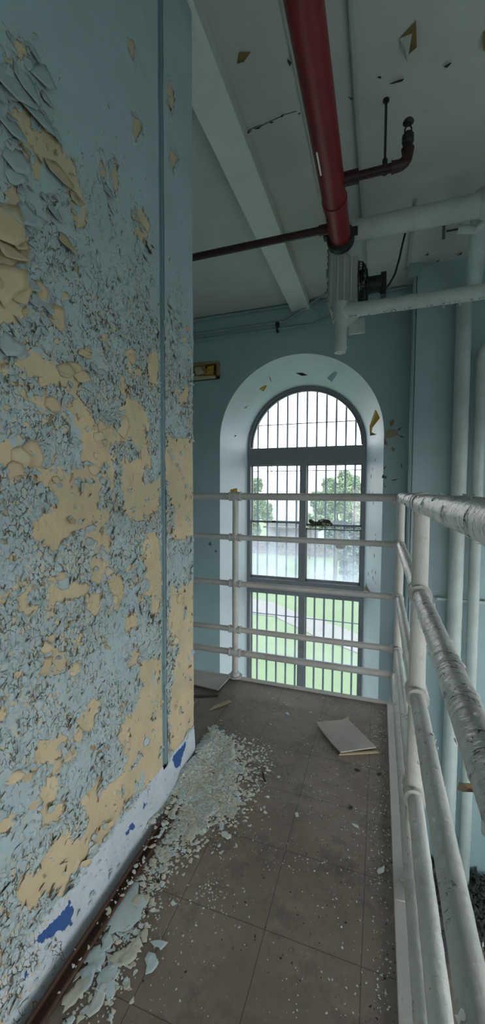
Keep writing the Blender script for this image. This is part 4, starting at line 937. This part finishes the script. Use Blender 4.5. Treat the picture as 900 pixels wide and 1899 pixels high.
CN = ['pale blue', 'cream', 'grey-white']
NAMED = [(235,1690,.068,'A','largest pale blue paint chip, lying right beside the rusty steel strip'),(262,1672,.030,'B','cream paint chip just above the largest blue chip'),(420,1551,.022,'C','white curled paint chip alone on the tiles right of the peeling wall'),
(356,1548,.034,'B','long cream paint chip on the tiles below the heap of chips'),(232,1775,.036,'B','cream ragged paint chip under the largest blue chip'),(283,1788,.026,'A','pale blue pointed chip on bare tiles in the lower foreground'),
(296,1753,.020,'A','small pale blue chip above the pointed chip in the foreground'),(268,1738,.018,'B','small cream chip between the largest blue chip and the pointed one'),(200,1818,.036,'A','pale blue chip low in the foreground beside the rusty strip'),
(182,1858,.030,'C','grey-white chip lowest in the foreground beside the rusty strip'),(140,1845,.032,'B','cream chip on the rusty strip side near the bottom edge'),(176,1780,.034,'A','pale blue chip touching the rusty strip halfway down'),
(163,1812,.026,'A','pale blue chip resting by the rusty strip near the bottom'),(200,1750,.024,'A','small pale blue chip beside the rusty strip under the big chip'),(185,1655,.022,'B','cream chip leaning on the rusty strip above the big blue chip'),
(533,1325,.014,'A','pale grey-blue chip on the tiles left of the large sheet'),(577,1322,.008,'A','tiny pale chip just left of the large sheet back corner'),(660,1533,.012,'C','white oval chip on the tiles right of centre'),
(551,1513,.012,'C','pale chip beside a tile joint right of centre'),(706,1617,.016,'C','pale ragged chip beside the edge trim near the railing bracket'),(245,1770,.03,'B','cream forked chip below the largest blue chip'),(190,1625,.02,'B','cream chip lying across the rusty strip'),
(170,1660,.02,'A','pale blue curl lying on the wall side of the rusty strip')]
for i, (x, y, r_, cl_, lb) in enumerate(NAMED):
    p = onZ(x, y, 0); me = {'A': bigA if r_ > .03 else protos[0 + 3 * (i % 4)], 'B': bigB if r_ > .03 else protos[1 + 3 * (i % 4)], 'C': protos[2 + 3 * (i % 4)]}[cl_]
    zz = .004 if x > 200 and r_ < .05 else .0345 if xw0 - .03 < p[0] < xw1 + .01 else .003
    o = link('paint_chip', me); o.location = (p[0], p[1], zz); o.rotation_euler = (0, 0, random.uniform(0, 6)); o.scale = (r_, r_ * 1.2, min(r_ * .6, .015)); tag(o, lb, 'paint chip')
for i, (x, y, r_, lb) in enumerate([(664,1429,.014,'black lump on the tiles below the large sheet'),(651,1498,.011,'dark chip on the tiles right of centre'),(295,1630,.014,'rust-brown lump on the tiles beside the rusty strip'),(269,1692,.012,'dark lump right of the largest blue chip'),(703,1436,.012,'dark chip near the edge trim in front of the sheet')]):
    p = onZ(x, y, 0); o = link('dirt_lump', darkm); o.location = (p[0], p[1], .001); o.rotation_euler = (0, 0, i); o.scale = (r_, r_, r_ * .7); tag(o, lb, 'dirt lump')
# heap density in photo: sample positions on the floor
def inpoly(x, y, poly):
    return sdpoly(np.array([x]), np.array([y]), poly)[0] > 0
zones = [([(348,1395),(372,1350),(420,1375),(445,1430),(440,1480),(400,1520),(345,1545),(322,1500),(338,1440)], 5200, .003, .019, 'beside the corner of the peeling wall'),
         ([(350,1330),(430,1340),(500,1400),(480,1500),(420,1560),(300,1600),(330,1480)], 1700, .002, .011, 'spread around the heap at the wall corner'),
         ([(330,1430),(345,1440),(300,1520),(180,1640),(20,1860),(-30,1899),(-40,1850),(150,1640),(290,1470)], 5200, .003, .014, 'between the wall base and the rusty strip'),
         ([(330,1510),(370,1540),(290,1640),(240,1740),(190,1899),(110,1899),(200,1760),(280,1600)], 1100, .003, .013, 'on the tiles along the rusty strip'),
         ([(430,1380),(716,1350),(720,1890),(250,1890),(320,1600),(430,1500)], 900, .0012, .0042, 'scattered over the brown tiles'),
         ([(430,1265),(710,1312),(716,1400),(430,1400),(360,1320)], 420, .0015, .006, 'scattered on the tiles toward the far railing'),
         ([(380,1635),(420,1640),(425,1690),(400,1710),(375,1680)], 70, .002, .005, 'in a small cluster left of the middle tiles'),
         ([(690,1330),(722,1330),(730,1890),(690,1890)], 350, .0012, .005, 'along the edge trim by the railing')]
allc = []
g4 = np.random.default_rng(21)
for zi, (poly, cnt, r0, r1, desc) in enumerate(zones):
    a = np.array(poly); k = 0; wpts = []
    W3 = np.array([onZ(x, y, 0)[:2] for x, y in poly]); lo, hi = W3.min(0), W3.max(0)
    while k < cnt:
        P = g4.uniform(lo, hi, (4000, 2)); s = sdpoly(P[:, 0], P[:, 1], [tuple(q) for q in W3]); P = P[s > 0]
        w = fbm(P[:, 0], P[:, 1], 6, 60 + zi, 3); P = P[w > g4.uniform(-.6, .5, len(P))][:cnt - k]
        for q in P:
            r_ = r0 + (r1 - r0) * g4.uniform(0, 1) ** 2.6; jj = .035 if zi in (0, 1, 3, 6) else .004; allc.append((q[0] + g4.normal(0, jj), q[1] + g4.normal(0, jj), r_, zi))
        k += len(P)
allc = [c for c in allc if c[0] > WX + .012 + .0 and c[0] < EDGEX - .012 and c[1] < EDGEY - .01 and c[1] > .45]
allc = [c for c in allc if not (c[1] < WY1 and c[0] < WX + .02)]
# resting height: heap rises toward the wall corner; strip carries some chips
def restz(x, y, zi):
    z = .001
    if zi == 2 and x < xw0: z += .012 * (.5 + .5 * math.sin(y * 23))
    if zi in (0, 2): z += .022 * max(0, 1 - abs(x - (WX + .05)) / .10) * (.5 + .5 * math.sin(y * 17) ** 2)
    if xw0 <= x <= xw0 + .006 and y < 1.56: z = max(z, .029)
    elif xw0 < x < xw1 and y < 1.56: z = max(z, .018)
    return z
scr = sorted(range(len(allc)), key=lambda i: -allc[i][2] / math.hypot(allc[i][0], allc[i][1] , H))
first = {}
for i in scr[:277]:
    x, y, r_, zi = allc[i]; ci = int(g4.integers(0, 3)); k = ci + 3 * int(g4.integers(0, 4))
    key = (ci, zi)
    if key not in first: o = link('paint_chip', protos[k]); first[key] = o
    else: o = first[key].copy(); o.data = protos[k]; COL.objects.link(o)
    o.location = (x, y, restz(x, y, zi)); o.scale = (r_, r_ * 1.3, r_ * .7); o.rotation_euler = (g4.uniform(-.15, .15), g4.uniform(-.15, .15), g4.uniform(0, 6.3))
    tag(o, 'small %s paint chip %s' % (CN[ci], zones[zi][4]), 'paint chip', '%s paint chips %s' % (CN[ci], zones[zi][4]))
rest = [allc[i] for i in scr[277:]]
Vs = []; Fs = []; Sd = []; off = 0
cm_ = [chipmesh(400 + k, 6) for k in range(10)]
for (x, y, r_, zi) in rest:
    V, F = cm_[int(g4.integers(0, 10))]; a = g4.uniform(0, 6.3); ca, sa = math.cos(a), math.sin(a); tl = g4.uniform(-.35, .35)
    Q = np.empty_like(V); Q[:, 0] = (V[:, 0] * ca - V[:, 1] * sa) * r_ + x; Q[:, 1] = (V[:, 0] * sa + V[:, 1] * ca) * r_ + y; Q[:, 2] = V[:, 2] * r_ * .8 + restz(x, y, zi) + abs(tl) * r_ * .4 + V[:, 0] * r_ * tl * .4
    Vs.append(Q); Fs.append(F + off); off += len(V); Sd.append(np.full(len(V), float(g4.uniform(0, 1) ** 1.5 if g4.uniform() > .1 else 1)))
cs = link('paint_chip_litter', npmesh('paint_chip_litter', np.concatenate(Vs), np.concatenate(Fs), m_chip, {'side': np.concatenate(Sd)}))
tag(cs, 'countless tiny pale blue and cream paint chips littering the balcony floor', 'paint chips', kind='stuff')
# small granular dark dirt
Vs = []; Fs = []; off = 0
for k in range(900):
    x = g4.uniform(-.85, .075) if k % 3 else .078 - abs(g4.normal(0, .03)); y = g4.uniform(.6, 2.76); r_ = .0008 + .0035 * g4.uniform() ** 4
    V, F = cm_[k % 10]; Vs.append(np.stack([V[:, 0] * r_ + x, V[:, 1] * r_ + y, V[:, 2] * r_ * 1.5], -1)); Fs.append(F + off); off += len(V)
ds = link('grit', npmesh('grit', np.concatenate(Vs), np.concatenate(Fs), m_chipD)); tag(ds, 'dark grit scattered over the balcony floor tiles', 'grit', kind='stuff')
# rubble on the lower floor against the right wall
Vs = []; Fs = []; off = 0; m_rub = paint('rubble', (.035, .04, .035), .5, chip=(.28, .28, .24), chipamt=-.02, chipscale=12, rough=.9)
for k in range(2600):
    x = g4.uniform(.2, 1.9); y = PY - abs(g4.normal(0, .42)) - .03; r_ = .010 + .03 * g4.uniform() ** 2.5; V, F = cm_[k % 10]
    hz = .10 * max(0, 1 - (PY - y) / .9) * g4.uniform()
    if y < 2.9 or math.hypot(x - xa, y - YA) < ra + .05 or math.hypot(x - xb, y - YA - .02) < rb_ + .05: continue
    Vs.append(np.stack([V[:, 0] * r_ + x, V[:, 1] * r_ + min(y, PY - .06), V[:, 2] * r_ * 2.2 + LZ + hz], -1)); Fs.append(F + off); off += len(V)
ro_ = link('rubble', npmesh('rubble', np.concatenate(Vs), np.concatenate(Fs), m_rub)); tag(ro_, 'dark rubble heaped on the lower floor along the right wall', 'rubble', kind='stuff')
# ------------------------------------------------------------------ outdoors
m, nt, b, out = newmat('lawn grass'); co = coords(nt)
c = mixc(nt, ramp(nt, noise_(nt, co, .35, 6, .7), .3, .7), (.10, .15, .07), (.14, .185, .10)); c = mixc(nt, math_(nt, 'MULTIPLY', ramp(nt, noise_(nt, co, 6, 5, .8), .5, .8), .5), c, (.07, .13, .045))
nt.links.new(c, b.inputs['Base Color']); b.inputs['Roughness'].default_value = .9; m_grass = m
MB().add([(-120, OY, GZ), (120, OY, GZ), (120, 160, GZ), (-120, 160, GZ)], [(0, 1, 2, 3)]).build('lawn', m_grass)
tag(bpy.data.objects['lawn'], 'wide green lawn outside the window', 'lawn', kind='stuff')
m_path = paint('gravel path', (.175, .168, .158), .1, rough=.9)
up_ = [(440,1106),(470,1110),(510,1118),(560,1140),(600,1151),(640,1166),(668,1178),(700,1192)]; dn_ = [(440,1134),(470,1138),(510,1143),(545,1160),(600,1187),(630,1197),(668,1212),(700,1226)]
mb = MB(); A1 = [onZ(x, y, GZ + .03) for x, y in up_]; A2 = [onZ(x, y, GZ + .03) for x, y in dn_]; n = len(A1)
mb.add(A1 + A2 + [p - np.array([0, 0, .029]) for p in A1 + A2], [(n + i, n + i + 1, i + 1, i) for i in range(n - 1)] + [(n + i, 3 * n + i, 3 * n + i + 1, n + i + 1) for i in range(n - 1)])
tag(mb.build('garden_path', m_path), 'pale gravel path crossing the lawn outside', 'path')
DB = 38.0
m_house = paint('white siding', (.34, .35, .36), .04, rough=.8); m_roof = plain('pale roof', (.25, .29, .28), .8); m_dk = plain('dark window glass', (.12, .17, .25), .3); m_stone = paint('grey stone wall', (.15, .147, .142), .15, rough=.9, crack=.3, crackscale=3)
hs = empty('house', (tuple(onZ(520, 1010, GZ)))); tag(hs, 'white house with pale gable roof seen through the left upper window', 'house')
def oz(x, y, Y=DB): return onY(x, y, Y)
a = oz(496, 1012); b_ = oz(590, 1012); top = oz(500, 962)[2]; 
MB().box((a[0], DB, GZ), (b_[0], DB + 8, top)).build('walls', m_house, hs)
ea = oz(490, 962); rz = oz(520, 924)[2]
MB().prism([(DB - .6, top - .1), (DB + 4, rz), (DB + 8.6, top - .1)], 0, ea[0], b_[0] + .3).build('roof', m_roof, hs)
pl_ = MB().box((a[0] - .0, DB - 1.6, oz(500, 979, DB - 1.6)[2]), (b_[0], DB - .01, oz(500, 976, DB - 1.6)[2])); pl_.build('porch_roof', m_stone, hs)
w1 = oz(512, 981); w2 = oz(519, 994); MB().box((w1[0], DB - .06, w2[2]), (w2[0], DB + .02, w1[2])).build('window', m_dk, hs)
w1 = oz(521, 958, DB + .5); w2 = oz(528, 963, DB + .5)
MB().box((w1[0], DB + .45, w2[2] - .05), (w2[0], DB + .6, w1[2])).build('skylight', m_dk, hs)
sw = oz(440, 1017, 35.5); s2_ = oz(610, 1019, 35.5)
so2 = MB().box((sw[0] - 3, 35.5, GZ), (s2_[0] + 1, 36.1, oz(520, 1003, 35.5)[2])).build('stone_wall', m_stone); tag(so2, 'low grey stone wall at the far side of the lawn', 'wall')
# utility pole
up0 = oz(503, 1000, 52); tp = oz(503, 845, 52)
po = MB().tube([(up0[0], 52, GZ), (up0[0], 52, tp[2])], .11, 8); tag(po.build('utility_pole', plain('pole wood', (.4, .34, .32), .9)), 'thin utility pole rising behind the house', 'pole')
# trees
m_leaf = [plain('leaf green', (.19, .28, .15), .7, var=.3), plain('leaf blue green', (.14, .20, .16), .7, var=.3)]
m_trunk = plain('tree trunk', (.08, .06, .045), .9)
def tree(blobs, mat, label, n=2600, seed=0, size=.28):
    g = np.random.default_rng(seed); c0 = blobs[0]
    t = empty('tree', (c0[0], c0[1], GZ)); tag(t, label, 'tree', None)
    tot = sum(b[3] ** 2 for b in blobs); Vs = []
    for (x, y, z, r_) in blobs:
        k = int(n * r_ ** 2 / tot); d = g.normal(0, 1, (k, 3)); d /= np.linalg.norm(d, axis=1)[:, None]; rad = r_ * g.uniform(.55, 1.05, k) * (1 + .25 * np.sin(d[:, 0] * 6 + seed) * np.cos(d[:, 2] * 5))
        C_ = np.array([x, y, z]) + d * rad[:, None]; C_[:, 2] = np.maximum(C_[:, 2], GZ + .2)
        e1 = g.normal(0, 1, (k, 3)); e1 /= np.linalg.norm(e1, axis=1)[:, None]; e2 = np.cross(e1, g.normal(0, 1, (k, 3))); e2 /= np.linalg.norm(e2, axis=1)[:, None]
        s_ = size * g.uniform(.5, 1.3, k)[:, None]
        Vs.append(np.stack([C_ - e1 * s_, C_ - e2 * s_ * .5, C_ + e1 * s_, C_ + e2 * s_ * .5], 1))
    V = np.concatenate(Vs); k = len(V); V = V.reshape(-1, 3) - np.array(t.location); F = np.arange(k * 4).reshape(-1, 4)
    link('foliage', npmesh('foliage', V, F, mat), t)
    tz = c0[2]; mb = MB().tube([(c0[0], c0[1], GZ), (c0[0] + .1, c0[1], (GZ + tz) / 2), (c0[0], c0[1], tz)], [c0[3] * .09, c0[3] * .07, c0[3] * .04], 8)
    for bl in blobs[1:]: mb.tube([(c0[0], c0[1], max(GZ + .5, tz - c0[3] * .5)), tuple(bl[:3])], [c0[3] * .04, .03], 6)
    mb.build('trunk', m_trunk, t)
def bl(x, y, Y, rpx): p = onY(x, y, Y); return (p[0], p[1], p[2], rpx / FPX * Y)
tree([bl(478, 935, 28, 17), bl(492, 945, 28, 13), bl(474, 900, 28, 14), bl(496, 960, 28, 10), bl(465, 960, 28, 16), bl(470, 985, 28, 14)], m_leaf[0], 'light green tree in the left upper window pane', 16000, 1, .09)
tree([bl(625, 925, 26, 26), bl(600, 935, 26, 20), bl(650, 905, 26, 22), bl(655, 940, 26, 24), bl(590, 925, 26, 14), bl(612, 900, 26, 14), bl(640, 885, 26, 12)], m_leaf[0], 'large full green tree in the right upper window pane', 34000, 2, .08)
tree([bl(640, 1015, 27, 22), bl(660, 1030, 27, 22), bl(620, 1000, 27, 18), bl(655, 990, 27, 24), bl(630, 985, 27, 20), bl(675, 1010, 27, 20), bl(650, 1050, 27, 20)], m_leaf[1], 'dark blue-green bushy tree low in the right window pane', 18000, 3, .12)
tree([bl(575, 965, 34, 12), bl(590, 970, 34, 14), bl(612, 968, 34, 14)], m_leaf[0], 'small green tree behind the stone wall right of the mullion', 2500, 4, .2)
# ------------------------------------------------------------------ rest of the hall behind/right of the camera: piers with tall window openings
rw = MB(); XW = 3.4
ys = [-2.4, -1.9, .1, .8, 2.8, 3.5, 4.6, FY + .6]
rw.box((XW, -2.4, LZ), (XW + .3, FY + .6, -1.2)); rw.box((XW, -2.4, 1.9), (XW + .3, FY + .6, CZ))
for i in range(0, len(ys), 2): rw.box((XW, ys[i], -1.2), (XW + .3, ys[i + 1], 1.9))
struct(rw.build('wall_side', m_far))
rr_ = MB(); 
rr_.box((-3.6, -2.6, LZ), (3.7, -2.4, -2.0)); rr_.box((-3.6, -2.6, 1.5), (3.7, -2.4, CZ))
for xa_, xb_ in ((-3.6, -.9), (.0, .25), (1.6, 1.9), (3.2, 3.7)): rr_.box((xa_, -2.6, -2.0), (xb_, -2.4, 1.5))
struct(rr_.build('wall_rear', m_far))
ll_ = MB(); ll_.box((-3.8, -2.6, LZ), (-3.6, FY + .6, CZ)); struct(ll_.build('wall_end', m_far))
MB().add([(-60, -60, GZ - .02), (60, -60, GZ - .02), (60, OY + 1, GZ - .02), (-60, OY + 1, GZ - .02)], [(0, 1, 2, 3)]).build('ground', m_path); struct(bpy.data.objects['ground'])
# ------------------------------------------------------------------ sky / light
w = bpy.data.worlds.new('sky'); S.world = w; w.use_nodes = True; nt = w.node_tree; bg = nt.nodes['Background']
tc = nt.nodes.new('ShaderNodeTexCoord'); sep = N(nt, 'ShaderNodeSeparateXYZ'); nt.links.new(tc.outputs['Generated'], sep.inputs[0])
nt.links.new(mixc(nt, ramp(nt, sep.outputs[2], -.05, .7), (1.0, .985, .98), (.80, .93, 1.0)), bg.inputs[0]); bg.inputs[1].default_value = 1.6
def area(loc, rot, sx, sy, power, name, col=(1, 1, 1)):
    l = bpy.data.lights.new(name, 'AREA'); l.shape = 'RECTANGLE'; l.size = sx; l.size_y = sy; l.energy = power; l.color = col
    o = bpy.data.objects.new(name, l); COL.objects.link(o); o.location = loc; o.rotation_euler = rot; return o
def reparent(child, par):
    for c in [o for o in bpy.data.objects if o.name.split('.')[0] == child and o.parent and o.parent.type == 'EMPTY']:
        sib = [o for o in c.parent.children if o.name.split('.')[0] == par]
        if sib: c.parent = sib[0]; c.matrix_parent_inverse = Matrix()
for a_, b_ in (('fan_blades', 'motor'), ('fan_guard', 'motor'), ('leg_cap', 'drip_leg'), ('bolt', 'bracket_plate'), ('sprinkler_head', 'branch_pipe'), ('casing_ribs', 'casing'), ('louvres', 'casing'), ('end_cap', 'end_coupling'), ('cover', 'box')): reparent(a_, b_)
S.view_settings.view_transform = 'Standard'; S.view_settings.look = 'None'; S.view_settings.gamma = 1; S.view_settings.use_curve_mapping = False
S.view_settings.exposure = 1.65
S.cycles.max_bounces = 8; S.cycles.diffuse_bounces = 5; S.cycles.transparent_max_bounces = 12
